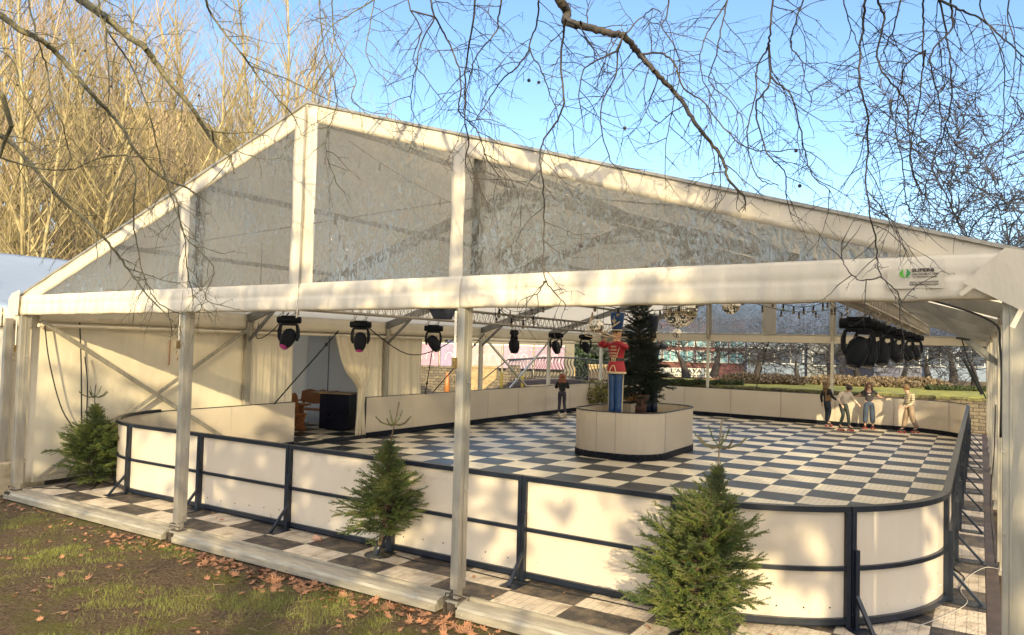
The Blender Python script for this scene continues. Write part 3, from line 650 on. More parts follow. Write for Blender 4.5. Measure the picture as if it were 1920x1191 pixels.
RED = mat('red_paint', (.40, .014, .035), .3, noise=.12, nscale=4); BLUE = mat('blue_paint', (.008, .06, .22), .3, noise=.2, nscale=4); GOLD = mat('cream_gold', (.66, .55, .36), .4)
FACE = mat('painted_skin', (.62, .38, .26), .4); BLK = mat('gloss_black', (.01, .01, .012), .25); BRASS = mat('brass', (.62, .50, .34), .28, metal=.8)
def soldier(loc, rz, label, RED=RED, BLUE=BLUE, horn=True, wd=.82):
    t = empty('toy_soldier', loc, label, 'statue', 'toy soldier statues in the island', rz)
    save = t.rotation_euler.copy(); t.location = (0, 0, 0)
    # local frame, facing -y, height 2.83
    lg = []
    for sx in (-1, 1):
        l_ = MB(); l_.lathe([(.135, .05), (.13, .2), (.135, .6), (.15, 1.0), (.17, 1.25)], (sx*.115, 0, 0), 20, 1, 1.1); l_.build('leg', BLUE, t, smooth=True)
        MB().beam((sx*.245, -.02, .06), (sx*.278, -.02, 1.2), .035, .02, up=(0, 1, 0)).build('stripe', GOLD, t)
        MB().ball((sx*.115, -.06, .05), .13, 8, (1, 1.6, .5)).build('boot', BLK, t, smooth=True)
    MB().lathe([(.30, 1.17), (.345, 1.22), (.33, 1.35), (.255, 1.60), (.245, 1.70), (.275, 1.9), (.325, 2.1), (.315, 2.2), (.24, 2.27), (.12, 2.31), (.09, 2.34)], (0, 0, 0), 32, 1.0, .72).build('tunic', RED, t, smooth=True)
    MB().lathe([(.352, 1.17), (.358, 1.20), (.350, 1.235), (.34, 1.24)], (0, 0, 0), 32, 1.0, .72).build('hem', GOLD, t, smooth=True)
    MB().tube([(-.13, -.265, 1.2), (-.09, -.255, 1.32), (-.04, -.235, 1.43), (0.0, -.225, 1.46), (.04, -.235, 1.43), (.09, -.255, 1.32), (.13, -.265, 1.2)], .018, 6).build('hem_trim', GOLD, t, smooth=True)
    MB().lathe([(.255, 1.61), (.262, 1.62), (.262, 1.69), (.255, 1.70)], (0, 0, 0), 32, 1, .73).build('belt', BLK, t)
    bk = MB(); 
    for a, b in (((-.08, 1.595), (.06, 1.61)), ((-.08, 1.715), (.06, 1.70))): bk.beam((-.08, -.2, a[1]), (.06, -.2, a[1]), .02, .02)
    bk.beam((-.08, -.2, 1.595), (-.08, -.2, 1.715), .02, .02).beam((.06, -.2, 1.595), (.06, -.2, 1.715), .02, .02).box((-.01, -.195, 1.655), (.06, .02, .06)); bk.build('buckle', GOLD, t)
    fr = MB()
    for z in (1.79, 1.88, 1.99, 2.10): fr.tube([(-.15, -.185-.02*(z-1.8), z), (-.02, -.225-.035*(z-1.8)*3, z), (.10, -.205-.02*(z-1.8), z)], .013, 6); fr.tube([(-.15, -.185-.02*(z-1.8), z-.03), (-.02, -.225-.1*(z-1.8), z-.03), (.10, -.205, z-.03)], .009, 6)
    fr.tube([(.24, -.12, 2.12), (.18, -.19, 2.0), (.13, -.2, 1.85), (.11, -.2, 1.72)], .014, 6); fr.build('braiding', GOLD, t, smooth=True)
    MB().lathe([(.12, 2.29), (.125, 2.33), (.11, 2.36)], (0, 0, 0), 20, 1, .9).build('collar', GOLD, t, smooth=True)
    h = MB(); h.lathe([(.07, 2.30), (.10, 2.36), (.135, 2.42), (.155, 2.50), (.155, 2.58), (.15, 2.64)], (0, 0, 0), 24, 1, 1.05); h.ball((0, -.17, 2.49), .03, 6, (.8, 1, 1.3)).ball((.155, 0, 2.5), .03, 6, (.5, .8, 1.2)).ball((-.155, 0, 2.5), .03, 6, (.5, .8, 1.2)); h.build('head', FACE, t, smooth=True)
    e = MB()
    for sx in (-1, 1): MB().ball((sx*.055, -.15, 2.535), .018, 6, (1, .5, 1)).tube([(sx*.03, -.158, 2.55), (sx*.085, -.145, 2.555)], .007, 5).build('eye', BLK, t)
    e.tube([(-.03, -.16, 2.43), (0, -.17, 2.425), (.03, -.16, 2.43)], .008, 5); e.build('mouth', RED, t)
    MB().lathe([(.162, 2.44), (.168, 2.5), (.166, 2.6), (.155, 2.63)], (0, .02, 0), 20, 1, 1, radians(10), radians(170)).build('hair', BLK, t, smooth=True)
    hat = MB().lathe([(.158, 2.56), (.165, 2.62), (.20, 2.98), (.222, 3.20), (.215, 3.22), (.19, 3.225)], (0, 0, -.37), 32, 1, 1.02) if False else MB().lathe([(.170, 2.585), (.178, 2.62), (.212, 2.72), (.250, 2.83), (.246, 2.845), (.22, 2.85)], (0, 0, 0), 32)
    hp = hat.build('hat', BLUE, t, smooth=True); hp.scale = (1, 1, 1)
    MB().lathe([(.168, 2.575), (.177, 2.59), (.175, 2.615)], (0, 0, 0), 32).build('hat_band', GOLD, t, smooth=True)
    MB().lathe([(.165, 2.585), (.235, 2.565), (.24, 2.572), (.17, 2.60)], (0, 0, 0), 20, 1, 1, radians(200), radians(340)).build('visor', BLK, t, smooth=True)
    # fleur-de-lis on the hat
    fl = MB(); fl.tube([(0, -.20, 2.655), (0, -.218, 2.72), (0, -.243, 2.80)], [.006, .018, .003], 8)
    for sx in (-1, 1): fl.tube([(sx*.008, -.202, 2.665), (sx*.03, -.218, 2.72), (sx*.055, -.22, 2.745), (sx*.072, -.212, 2.725), (sx*.062, -.205, 2.705)], [.006, .011, .01, .008, .004], 6)
    fl.tube([(-.03, -.198, 2.683), (.03, -.198, 2.683)], .007, 6); fl.build('emblem', GOLD, t, smooth=True)
    # arms raised to the horn
    MB().tube([(-.27, 0, 2.17), (-.45, -.10, 2.13), (-.52, -.20, 2.14), (-.42, -.34, 2.20), (-.24, -.42, 2.30)], [.10, .095, .095, .08, .065], 14).build('sleeve', RED, t, smooth=True)
    MB().tube([(.27, 0, 2.17), (.40, -.10, 2.08), (.43, -.2, 2.08), (.36, -.30, 2.16), (.16, -.40, 2.28)], [.10, .095, .09, .075, .06], 14).build('sleeve', RED, t, smooth=True)
    MB().ball((.30, -.02, 2.21), .085, 8, (1, .9, .5)).ball((-.30, -.02, 2.21), .085, 8, (1, .9, .5)).build('epaulettes', GOLD, t, smooth=True)
    for sx, q in ((-1, (-.22, -.43, 2.33)), (1, (.13, -.40, 2.31))):
        q = Vector(q); hb = MB().ball(q, .055, 8, (1, .8, 1.1))
        for k in range(4): hb.tube([q+Vector((sx*-.03, -.01, .035-.025*k)), q+Vector((sx*-.07, -.05, .04-.026*k)), q+Vector((sx*-.05, -.075, .03-.026*k))], [.017, .016, .012], 6)
        hb.tube([q+Vector((0, 0, .04)), q+Vector((sx*-.02, -.04, .085))], [.018, .012], 6); hb.build('hand', FACE, t, smooth=True)
    tb = MB(); tb.tube([(.0, -.19, 2.44), (-.12, -.42, 2.42), (-.62, -1.0, 2.56)], .014, 8); tb.tube([(-.62, -1.0, 2.56), (-.66, -1.03, 2.50), (-.64, -1.0, 2.44), (-.10, -.42, 2.30)], .014, 8)
    tb.tube([(.22, -.22, 2.72), (-.30, -.58, 2.47)], .011, 8)
    tb.tube([(-.1, -.42, 2.30), (.1, -.3, 2.34), (.12, -.26, 2.42), (-.05, -.35, 2.46), (-.35, -.62, 2.58), (-.47, -.72, 2.66)], [.014, .014, .016, .018, .028, .04], 10)
    a = Vector((-.45, -.70, 2.65)); d = Vector((-.55, -.6, .32)).normalized(); tb.tube([a, a+d*.06, a+d*.12, a+d*.16], [.04, .06, .10, .155], 18, cap=False); 
    if horn: tb.build('trombone', BRASS, t, smooth=True)
    for c in t.children:
        for v in c.data.vertices: v.co.z = float(np.interp(v.co.z, [0, 1.2, 1.655, 2.2, 2.34, 2.60, 2.85], [0, 1.2, 1.56, 2.0, 2.08, 2.36, 2.85]))
    t.location = loc; t.scale = (wd, wd, 1)
    return t
s1 = soldier((6.06, 12.05, .95), radians(-4), 'toy soldier statue in red tunic and blue hat playing a trombone')
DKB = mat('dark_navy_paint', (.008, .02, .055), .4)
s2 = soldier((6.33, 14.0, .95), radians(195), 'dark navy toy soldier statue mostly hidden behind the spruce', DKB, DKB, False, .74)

def needle_foliage(branches, nlen, step, seed, width=.0035, spread=1.0):
    """branches: list of polylines (lists of Vector); returns verts, tris of needles set round them"""
    r = np.random.RandomState(seed); V = []; 
    for pl in branches:
        for a, b in zip(pl, pl[1:]):
            a = np.array(a); b = np.array(b); L = np.linalg.norm(b-a)
            if L < 1e-5: continue
            d = (b-a)/L; n = max(2, int(L/step)); t = r.rand(n, 1); P = a+(b-a)*t
            rd = r.normal(size=(n, 3)); rd -= (rd@d)[:, None]*d; rd /= np.linalg.norm(rd, axis=1, keepdims=True); rd[:, 2] += .25
            dr = d*.75+rd*spread; dr /= np.linalg.norm(dr, axis=1, keepdims=True); ll = nlen*(.7+.5*r.rand(n, 1))
            sdir = np.cross(dr, r.normal(size=(n, 3))); sdir /= np.linalg.norm(sdir, axis=1, keepdims=True)
            V.append(np.stack([P-sdir*width, P+sdir*width, P+dr*ll], 1))
    V = np.concatenate(V, 0); return V.reshape(-1, 3), np.arange(len(V)*3).reshape(-1, 3)
def fir_mat(name, c1, c2):
    return mat(name, c1, .55, noise=.5, nscale=6, col2=c2, cthr=(.4, .6), spec=.3)
def conifer(name, loc, h, rad, label, cat, seed, lean=(0, 0), zmin=.12, nb=70, fol=None, nlen=.019, step=.0019, whorl_top=True, width=.0024, pw=.8, group=None, bare=.12, bark=BARK_D, trad=.03, side_n=7, prof=None, upk=0.0):
    r = random.Random(seed); t = empty(name, loc, label, cat, group); L = Vector(loc); top = Vector((lean[0], lean[1], h))
    def axis(z): f = z/h; return L+Vector((top.x*f+.02*sin(9*f+seed), top.y*f+.02*cos(7*f+seed), z))
    MB().tube([axis(h*i/14) for i in range(15)], [max(.0075, trad*(1-i/14.6)) for i in range(15)], 8).build('trunk', bark, t, smooth=True)
    br = []; wood = []
    def addb(p, d, ln, droop, sub=True):
        pts = [p]; n = 7; dd = d.normalized()
        for i in range(n):
            f = (i+1)/n; dd = (dd+Vector((r.uniform(-.05, .05), r.uniform(-.05, .05), droop*(1-f*1.6)*.16))).normalized(); pts.append(pts[-1]+dd*ln/n)
        br.append(pts[1:] if ln > .3 else pts)
        for i in range(n): wood.append((*pts[i], *pts[i+1], .006*(1-i/n)*min(1.5, ln*1.6)+.0015, .006*(1-(i+1)/n)*min(1.5, ln*1.6)+.0012))
        if sub:
            m = max(3, int(side_n*ln/.45))
            for k in range(m):
                f = .18+.8*k/m; ip = min(n-1, int(f*n)); q = pts[ip].lerp(pts[ip+1], f*n-ip); ax = (pts[ip+1]-pts[ip]).normalized()
                for sgn in (-1, 1):
                    if r.random() < .12: continue
                    side = ax.cross(Vector((0, 0, 1))); side = side.normalized() if side.length > .1 else Vector((1, 0, 0))
                    sd = ax*.75+side*sgn*.75+Vector((0, 0, r.uniform(-.5, .45))); sl = ln*.42*(1-f*.75)*r.uniform(.7, 1.15)+.03
                    p2 = q+sd.normalized()*sl*.5; p3 = p2+(sd+ax*.6+Vector((0, 0, r.uniform(-.2, .15)))).normalized()*sl*.5; br.append([q, p2, p3])
                    wood.append((*q, *p3, .002, .001))
                    if sl > .13 and r.random() < .6:
                        for w_ in (.35, .65):
                            for g2 in (-1, 1):
                                qq = q.lerp(p3, w_); e_ = (sd.normalized()*.8+side*g2*.2+ax*.5+Vector((0, 0, r.uniform(-.3, .2)))).normalized(); br.append([qq, qq+e_*sl*.4])
    for i in range(nb):
        f = i/nb; z = zmin*h+(h*(1-bare)-zmin*h)*f; az = i*2.39996+r.uniform(-.3, .3); rr = rad*(prof(f) if prof else ((1-f)**pw*.93+.07))*r.uniform(.62, 1.18)*(1+.14*sin(az*2+seed)+.12*sin(f*11+seed))
        if f < .08: rr *= .8
        up = .05+upk+.55*f+r.uniform(-.28, .28); addb(axis(z), Vector((cos(az), sin(az), up-.25*(1-f))), rr, 1.0-(.6*(1-f)))
    if whorl_top:
        z = h*(1-bare*.55); wl = min(.26, rad*.42)
        for k in range(5):
            az = k*1.2566+seed; e = Vector((cos(az), sin(az), 0)); q0 = axis(z); pts = [q0, q0+e*wl*.35+Vector((0, 0, -.01)), q0+e*wl*.72+Vector((0, 0, wl*.10)), q0+e*wl+Vector((0, 0, wl*.38))]
            for _ in range(3): br.append(pts)
            for a_, b_ in zip(pts, pts[1:]): wood.append((*a_, *b_, .008, .006))
            az += .6; e = Vector((cos(az), sin(az), 0)); pts = [q0, q0+e*wl*.25+Vector((0, 0, wl*.3)), q0+e*wl*.4+Vector((0, 0, wl*.75))]
            if k % 2: br.append(pts); br.append(pts)
        br.append([axis(h*(1-bare*.5)), axis(h)]); br.append([axis(h*(1-bare*.2)), axis(h)])
    V, Fc = needle_foliage(br, nlen, step, seed, width)
    raw('foliage', V, Fc, 3, fol, t); segs_obj('twigs', wood, bark, t, 4)
    return t
FIR_A = fir_mat('fir_green', (.155, .19, .042), (.055, .09, .03)); FIR_D = fir_mat('fir_dark', (.034, .05, .04), (.014, .024, .026)); FIR_B = fir_mat('fir_blue', (.07, .10, .05), (.035, .055, .035))
STAND = mat('stand_metal', (.05, .05, .045), .4, metal=.6)
def egg(f): return .62+.38*sin(pi*min(1, f/.28*.5)) if f < .28 else max(.10, 1-((f-.28)/.72)**1.15*.93)
t1 = conifer('fir_tree', (.30, .95, .02), 1.86, .80, 'bushy fir tree standing by the white side wall at the left end of the barrier', 'fir tree', 3, (.0, .02), fol=FIR_A, group='cut firs on the walkway', nb=160, bare=.22, zmin=.06, prof=egg, upk=.15)
t2 = conifer('fir_tree', (7.80, .60, .02), 2.04, .58, 'sparse fir tree in a small metal stand between the two middle tent legs', 'fir tree', 5, (.34, -.12), fol=FIR_A, zmin=.13, group='cut firs on the walkway', nb=165, bare=.26, prof=egg, upk=.15, bark=mat('fir_bark', (.16, .10, .06), .8, noise=.4, nscale=20), trad=.032)
MB().lathe([(.19, 0), (.19, .01), (.08, .03), (.055, .1), (.05, .14)], (7.80, .60, .02), 16).build('stand', STAND, t2, smooth=True)
t3 = conifer('fir_tree', (12.14, .22, .02), 2.14, .66, 'largest fir tree, dense and green, in front of the barrier nearest the camera', 'fir tree', 8, (.30, .05), fol=FIR_A, zmin=.04, nb=240, group='cut firs on the walkway', prof=egg, upk=.22, bark=mat('fir_bark2', (.30, .22, .14), .8, noise=.4, nscale=20), bare=.22, side_n=10, trad=.026)
MB().lathe([(.2, 0), (.2, .01), (.08, .03), (.05, .12)], (12.14, .22, .02), 16).build('stand', STAND, t3, smooth=True)
xm = conifer('spruce_tree', (6.23, 13.3, 1.15), 3.9, .95, 'tall dark spruce in a pot on the island between the two soldiers', 'spruce tree', 12, (0.02, 0), fol=FIR_D, zmin=.05, nb=235, nlen=.04, step=.0055, width=.005, trad=.05, prof=lambda f: max(.44, 1.0-f*.8), side_n=6)
MB().lathe([(.20, -.20), (.225, 0), (.27, .22), (.30, .30), (.30, .36), (.265, .36), (.25, .30)], (6.23, 13.3, 1.15), 24).build('pot', mat('terracotta', (.12, .06, .05), .7, noise=.4, nscale=5), xm, smooth=True)
pb = empty('planter_pot', (6.13, 12.75, .96), 'small pale square planter with brown leaves beside the soldier boots', 'plant pot')
MB().add([(5.99, 12.6, .96), (6.27, 12.6, .96), (6.27, 12.88, .96), (5.99, 12.88, .96), (5.95, 12.56, 1.3), (6.31, 12.56, 1.3), (6.31, 12.92, 1.3), (5.95, 12.92, 1.3)], [(0, 1, 2, 3), (4, 5, 6, 7), (0, 1, 5, 4), (1, 2, 6, 5), (2, 3, 7, 6), (3, 0, 4, 7)]).build('pot', mat('grey_pot', (.35, .3, .24), .7), pb)
MB().box((6.13, 12.74, 1.3), (.4, .4, .03)).build('rim', BLACK, pb)
lv = []
for k in range(60):
    a = rng.uniform(0, 6.28); b_ = rng.uniform(.3, 1.4); ln = rng.uniform(.15, .42); p = Vector((6.13, 12.74, 1.3)); q = p+Vector((cos(a)*cos(b_), sin(a)*cos(b_), sin(b_)))*ln; lv.append((*p, *q, .003, .002))
    for j in range(3): c = q+Vector((rng.uniform(-.05, .05), rng.uniform(-.05, .05), rng.uniform(-.03, .05))); lv.append((*c, *(c+Vector((rng.uniform(-.03, .03), rng.uniform(-.03, .03), .03))), .014, .002))
segs_obj('foliage', lv, mat('dry_leaf', (.30, .16, .05), .7, noise=.5, nscale=20), pb)

# ================================================================ RIGGING: trusses, moving heads, mirror balls, festoon
TRM = mat('truss_aluminium', (.42, .39, .36), .35, metal=.8)
def truss(p0, p1, label):
    t = empty('lighting_truss', p0, label, 'lighting truss', 'lighting trusses under the roof'); p0 = Vector(p0); p1 = Vector(p1); d = p1-p0; n = int(d.length/.26); u = d.normalized(); sx = Vector((u.y, -u.x, 0))*.145; sz = Vector((0, 0, .145))
    m1 = MB()
    for a in (-1, 1):
        for b in (-1, 1): m1.tube([p0+sx*a+sz*b, p1+sx*a+sz*b], .025, 8)
    m1.build('chords', TRM, t, smooth=True); m2 = MB()
    for i in range(n):
        a = p0+d*i/n; b = p0+d*(i+.5)/n; c = p0+d*(i+1)/n
        for s_ in (-1, 1):
            m2.tube([a+sx*s_-sz, b+sx*s_+sz, c+sx*s_-sz], .009, 5, False); m2.tube([a-sx-sz*s_*-1, b+sx-sz*s_*-1, c-sx-sz*s_*-1], .009, 5, False)
    m2.build('bracing', TRM, t, smooth=True)
    for f in (.02, .35, .66, .98):
        q = p0+d*f; MB().tube([q+sz, Vector((q.x, q.y, zroof(q.x, 5)-.1))], .008, 6).build('hanging_wire', STRAP, t)
    return t
truss((3.2, 2.0, 3.58), (3.2, 17.6, 3.50), 'long lighting truss on the left carrying six separate moving head lights')
truss((12.8, 4.2, 3.80), (12.8, 25.0, 3.74), 'lighting truss on the right wrapped in cables above the clustered moving heads')
LENS = mat('lens', (.02, .015, .02), .05, emit=((1, .05, .35), 0.0)); LENSP = mat('pink_lens', (.35, .03, .18), .2, emit=((1, .06, .42), .04))
def moving_head(lens):
    t = empty('moving_head_light', (0, 0, 0), 'x', 'stage light')
    b = MB(); b.tube([(-.23, 0, -.09), (-.215, 0, -.09), (.215, 0, -.09), (.23, 0, -.09)], [.055, .07, .07, .055], 14); b.box((0, 0, -.03), (.28, .16, .05)); b.build('base', BLACK, t, bevel=.008)
    c = MB()
    for x in (-.12, .12): c.tube([(x, 0, -.01), (x, 0, .05), (x-.035, 0, .09), (x, 0, .14), (x+.035, 0, .09), (x, 0, .05)], .009, 6); c.tube([(x-.08, .02, -.0), (x, 0, .05)], .008, 5); c.build('clamp', TRM, t); c = MB()
    y_ = MB(); y_.box((0, 0, -.175), (.30, .10, .05)).lathe([(.06, -.2), (.06, -.15)], (0, 0, 0), 16)
    for s_ in (-1, 1): y_.prism([(s_*.13, -.16), (s_*.17, -.17), (s_*.205, -.28), (s_*.205, -.42), (s_*.17, -.50), (s_*.145, -.50), (s_*.15, -.28)][::s_], -.05, .05, Matrix(((1, 0, 0, 0), (0, 0, 1, 0), (0, 1, 0, 0), (0, 0, 0, 1))))
    y_.build('yoke', BLACK, t, bevel=.006)
    h = MB(); h.lathe([(.02, .15), (.11, .14), (.165, .06), (.172, -.04), (.155, -.14), (.115, -.22), (.10, -.25), (.07, -.25)], (0, 0, 0), 18, .80, .95)
    for k in range(5): h.box((0, -.118, .08-.03*k), (.16, .02, .012))
    hd = h.build('head', BLACK, t, smooth=True)
    ln = MB().lathe([(.001, -.262), (.045, -.262), (.078, -.254)], (0, 0, 0), 16).build('lens', lens, hd, smooth=True); hd.location = (0, 0, -.42)
    return t
ga = MB()
mh = moving_head(LENS); mhp = moving_head(LENSP)
def put(src, loc, rz, tilt, label, first=False, s_=1.0):
    o = src if first else copy_tree(src); o.location = loc; o.rotation_euler = (0, 0, rz); o['label'] = label; o['group'] = 'moving head stage lights'; o.scale = (s_, s_, s_)
    for c in o.children:
        if c.name.startswith('head'): c.rotation_euler = tilt
    return o
vr = radians(33)
put(mhp, (3.2, 3.02, 3.30), vr, (radians(-38), radians(16), 0), 'leftmost moving head light on the left truss, tilted with a pink lens', True)
put(mhp, (3.2, 5.0, 3.28), vr, (radians(-22), 0, 0), 'second moving head light from the left, pointing down with a bright pink lens')
put(mh, (3.2, 7.55, 3.28), vr, (radians(-20), radians(-32), 0), 'third moving head light from the left, head tilted beside the blue floodlight', True)
put(mh, (3.2, 11.3, 3.27), vr+radians(70), (radians(-5), 0, 0), 'slim edge-on moving head light above the stone bridge railing, right of the front leg')
put(mh, (3.2, 13.8, 3.26), vr, (radians(-20), radians(-15), 0), 'moving head light on the left truss above the woman seen from behind')
put(mh, (3.2, 15.9, 3.26), vr, (radians(-38), radians(-22), 0), 'last moving head light on the left truss, next to the soldier trombone')
for k, (x, y, z, tl) in enumerate(((12.96, 5.5, 3.40, (-20, 18)), (12.93, 7.0, 3.40, (-20, 5)), (12.9, 9.2, 3.40, (-25, 0)), (12.88, 11.8, 3.42, (-25, -30)), (12.86, 14.9, 3.44, (-15, -35)), (12.85, 18.4, 3.45, (-35, -20)))):
    put(mh, (x, y, z), radians(14), (radians(tl[0]), radians(tl[1]), 0), ('nearest and largest moving head light of the right cluster', 'second moving head light of the right cluster, half behind the nearest one', 'third moving head light of the right cluster, counted from the camera', 'fourth moving head light of the right cluster, tilted sideways', 'fifth moving head light of the right cluster, small and turned to the left', 'farthest moving head light of the right cluster at its right end')[k], s_=1.18)
fl_ = empty('flood_light', (7.75, 1.9, 3.30), 'dark blue floodlight seen from behind just left of the front tent leg', 'floodlight')
g = MB().prism([(-.20, .03), (-.16, .12), (.19, .12), (.21, .03), (.14, -.11), (-.12, -.11)], -.04, .05, Matrix(((.85, 0, .5, 7.75), (.5, 0, -.85, 1.9), (0, 1, 0, 3.30), (0, 0, 0, 1)))); g.build('body', mat('blue_housing', (.01, .02, .06), .35), fl_, bevel=.01)
MB().tube([(7.6, 1.82, 3.34), (7.6, 1.82, 3.55), (7.9, 2.0, 3.55), (7.9, 2.0, 3.34)], .012, 6).ball((7.77, 1.85, 3.33), .015, 5).build('bracket', STRAP, fl_)
# light bar hanging from the truss
for (x, y, z, lb) in ((8.0, 7.5, 3.16, 'x'),): pass
def mball(loc, r, label):
    me = MB(); n = max(14, int(r*90)); o_ = []
    for i in range(n):
        a0 = pi*i/n; a1 = pi*(i+1)/n; m = max(3, int(2*n*sin((a0+a1)/2)))
        for k in range(m):
            t0 = 2*pi*k/m+.012; t1 = 2*pi*(k+1)/m-.012; j = .985; b0 = a0+.01; b1 = a1-.01
            P = [Vector((sin(a)*cos(t), sin(a)*sin(t), cos(a)))*r for a, t in ((b0, t0), (b0, t1), (b1, t1), (b1, t0))]
            c = sum(P, Vector())/4; ax = c.normalized(); tw = Vector((rng.uniform(-1, 1), rng.uniform(-1, 1), rng.uniform(-1, 1)))*.004
            me.add([Vector(loc)+p+ax*((p-c).dot(tw)*10) for p in P], [(0, 3, 2, 1)])
    t = empty('mirror_ball', loc, label, 'mirror ball', 'mirror balls hanging from the roof')
    me.build('tiles', MIRR, t); MB().ball(loc, r*.975, 14).build('core', mat('grout', (.05, .05, .05), .6), t)
    zt = zroof(loc[0], 5)-.1; MB().tube([(loc[0], loc[1], loc[2]+r), (loc[0], loc[1], zt)], .006, 5).lathe([(.03, r-.01), (.03, r+.04)], loc, 10).build('hanger', STRAP, t)
MIRR = mat('mirror', (.85, .82, .76), .04, metal=1.0)
mball((9.79, 6.5, 3.56), .32, 'largest mirror ball, hanging behind the top of the small spruce to its right')
mball((9.47, 11.0, 3.92), .22, 'mirror ball just showing under the beam cover left of the rear tent post')
mball((6.33, 16.14, 3.34), .155, 'small mirror ball low beside the hidden soldier hat')
mball((5.9, 11.1, 3.40), .19, 'dull grey mirror ball hanging left of the trombone')
mball((8.17, 3.09, 4.33), .26, 'mirror ball seen through the clear gable window right of the middle leg')
BULB = mat('bulb', (.16, .12, .08), .1, spec=.8)
def festoon(pts, label, sag=.25, n=11):
    t = empty('string_lights', pts[0], label, 'string lights', 'strings of unlit bulbs under the roof'); c = MB()
    tot = []
    for a, b in zip(pts, pts[1:]): k = catenary(a, b, sag, n); tot += k
    c.tube(tot, .006, 5, False); c.build('wire', STRAP, t)
    for i in range(1, len(tot)-1, 2):
        p = tot[i]; s_ = MB().tube([p, p-Vector((0, 0, .06))], [.010, .016], 6); so = s_.build('socket', BLACK, t); MB().ball(p-Vector((0, 0, .085)), .021, 5, (1, 1, 1.25)).build('bulb', BULB, so, smooth=True)
festoon([(9.7, .3, 3.35), (9.0, 3.0, 3.7), (5.0, 7.5, 3.95), (3.2, 10.4, 3.75)], 'string of bulbs sagging from the middle leg to the left truss', .35)
festoon([(3.3, 10.5, 3.8), (5.2, 13.5, 3.95), (7.0, 18.0, 4.2)], 'string of bulbs swagging behind the trombone and spruce', .5)
festoon([(10.5, .4, 3.5), (11.3, 4.0, 3.75), (12.7, 8.0, 3.85), (12.8, 13.0, 3.8)], 'string of bulbs bunched along the right truss under the beam cover', .3, 16)
festoon([(11.9, 3, 3.8), (12.6, 5, 3.62), (12.8, 9.0, 3.7)], 'tangled string of bulbs close above the nearest right moving head', .22, 16)
festoon([(7.02, .1, 5.6), (5.2, 2.5, 4.5), (2.4, 5.0, 4.2)], 'string of bulbs seen through the left clear gable window', .4)
festoon([(7.4, .2, 5.5), (10.2, 4, 4.6), (12.6, 6.5, 4.0)], 'string of bulbs seen through the right clear gable window', .5)
# loose cables
def cable(pts, r, label, m=CABLE): o = MB().tube(smoothpts(pts, 6), r, 6).build('power_cable', m, None, smooth=True); return tag(o, label, 'cable', 'loose cables')
cable([(-.2, 5.1, 3.2), (1.2, 3.9, 2.85), (2.2, 3.4, 2.95), (3.15, 3.05, 3.35)], .012, 'black cable drooping from the left wall post to the first moving head')
cable([(3.2, 5.1, 3.2), (2.6, 7.3, 2.55), (3.0, 8.2, 2.75), (3.2, 9.3, 3.45)], .014, 'black cable looping below the left truss beside the second moving head')
cable([(-.28, .9, 3.1), (-.24, .95, 2.2), (-.22, 1.0, 1.1), (-.2, 1.05, .75), (-.05, 1.2, .3), (.1, 1.3, .03)], .014, 'black cable hanging straight down the left side wall to the floor')
cable([(-.22, 1.0, 2.4), (-.18, 1.05, 1.9), (-.25, 1.1, 1.4), (-.2, 1.08, .78), (-.1, .8, .3), (0, .6, .04)], .012, 'wavy black cable hanging beside the straight one on the left side wall')
cable([(-.15, .2, 3.0), (-.12, .3, 2.3), (-.18, .6, 1.4), (-.2, 1.0, .82)], .012, 'black cable curving down from the left corner leg')
cable([(-.1, .1, .03), (.4, .35, .03), (.1, .7, .03), (.6, .75, .03), (.2, 1.2, .03), (.9, .6, .03)], .008, 'tangle of thin cable on the walkway tiles by the left corner leg')
cable([(7.9, .72, .03), (8.4, .66, .03), (9.0, .73, .03), (9.9, .70, .03), (11.0, .72, .03), (12.1, .70, .03)], .007, 'thin cable lying along the foot of the barrier between the firs')
cable([(12.7, .55, .03), (13.3, .95, .03), (13.9, 1.75, .03), (14.4, 3.0, .03), (14.35, 3.6, .03), (14.42, 4.3, .03), (14.6, 4.9, .04), (14.75, 4.9, .05)], .004, 'white cable snaking round the curved end of the barrier', mat('white_cable', (.42, .4, .36), .6))
cable([(14.3, 3.5, .03), (14.38, 4.2, .03), (14.25, 4.7, .03), (14.35, 5.2, .03)], .007, 'black cable loop on the walkway by the right barrier braces')
cable([(12.5, 3.0, 3.9), (13.6, 1.8, 3.55), (14.55, .5, 3.18), (14.68, .2, 2.9), (14.68, .1, 2.2)], .010, 'black cable sagging from the right truss to the right corner leg')
cable([(14.72, 5.0, 2.2), (14.70, 5.0, 1.5), (14.66, 5.02, .9), (14.72, 4.98, .1)], .008, 'thin cable running down the second right leg')
# camera/aerial bracket
ae = empty('aerial_bracket', (14.35, 3.2, 3.05), 'small dark aerial on a thin arm below the right eave', 'aerial')
MB().beam((14.3, 3.2, 3.05), (14.44, 3.2, 3.03), .03, .025).build('head', STRAP, ae); MB().tube([(14.36, 3.2, 3.03), (14.42, 3.2, 2.8), (14.52, 3.3, 2.55), (14.6, 3.4, 2.35)], .008, 6).beam((14.38, 3.2, 2.8), (14.56, 3.3, 2.4), .03, .02).build('arm', STRAP, ae)
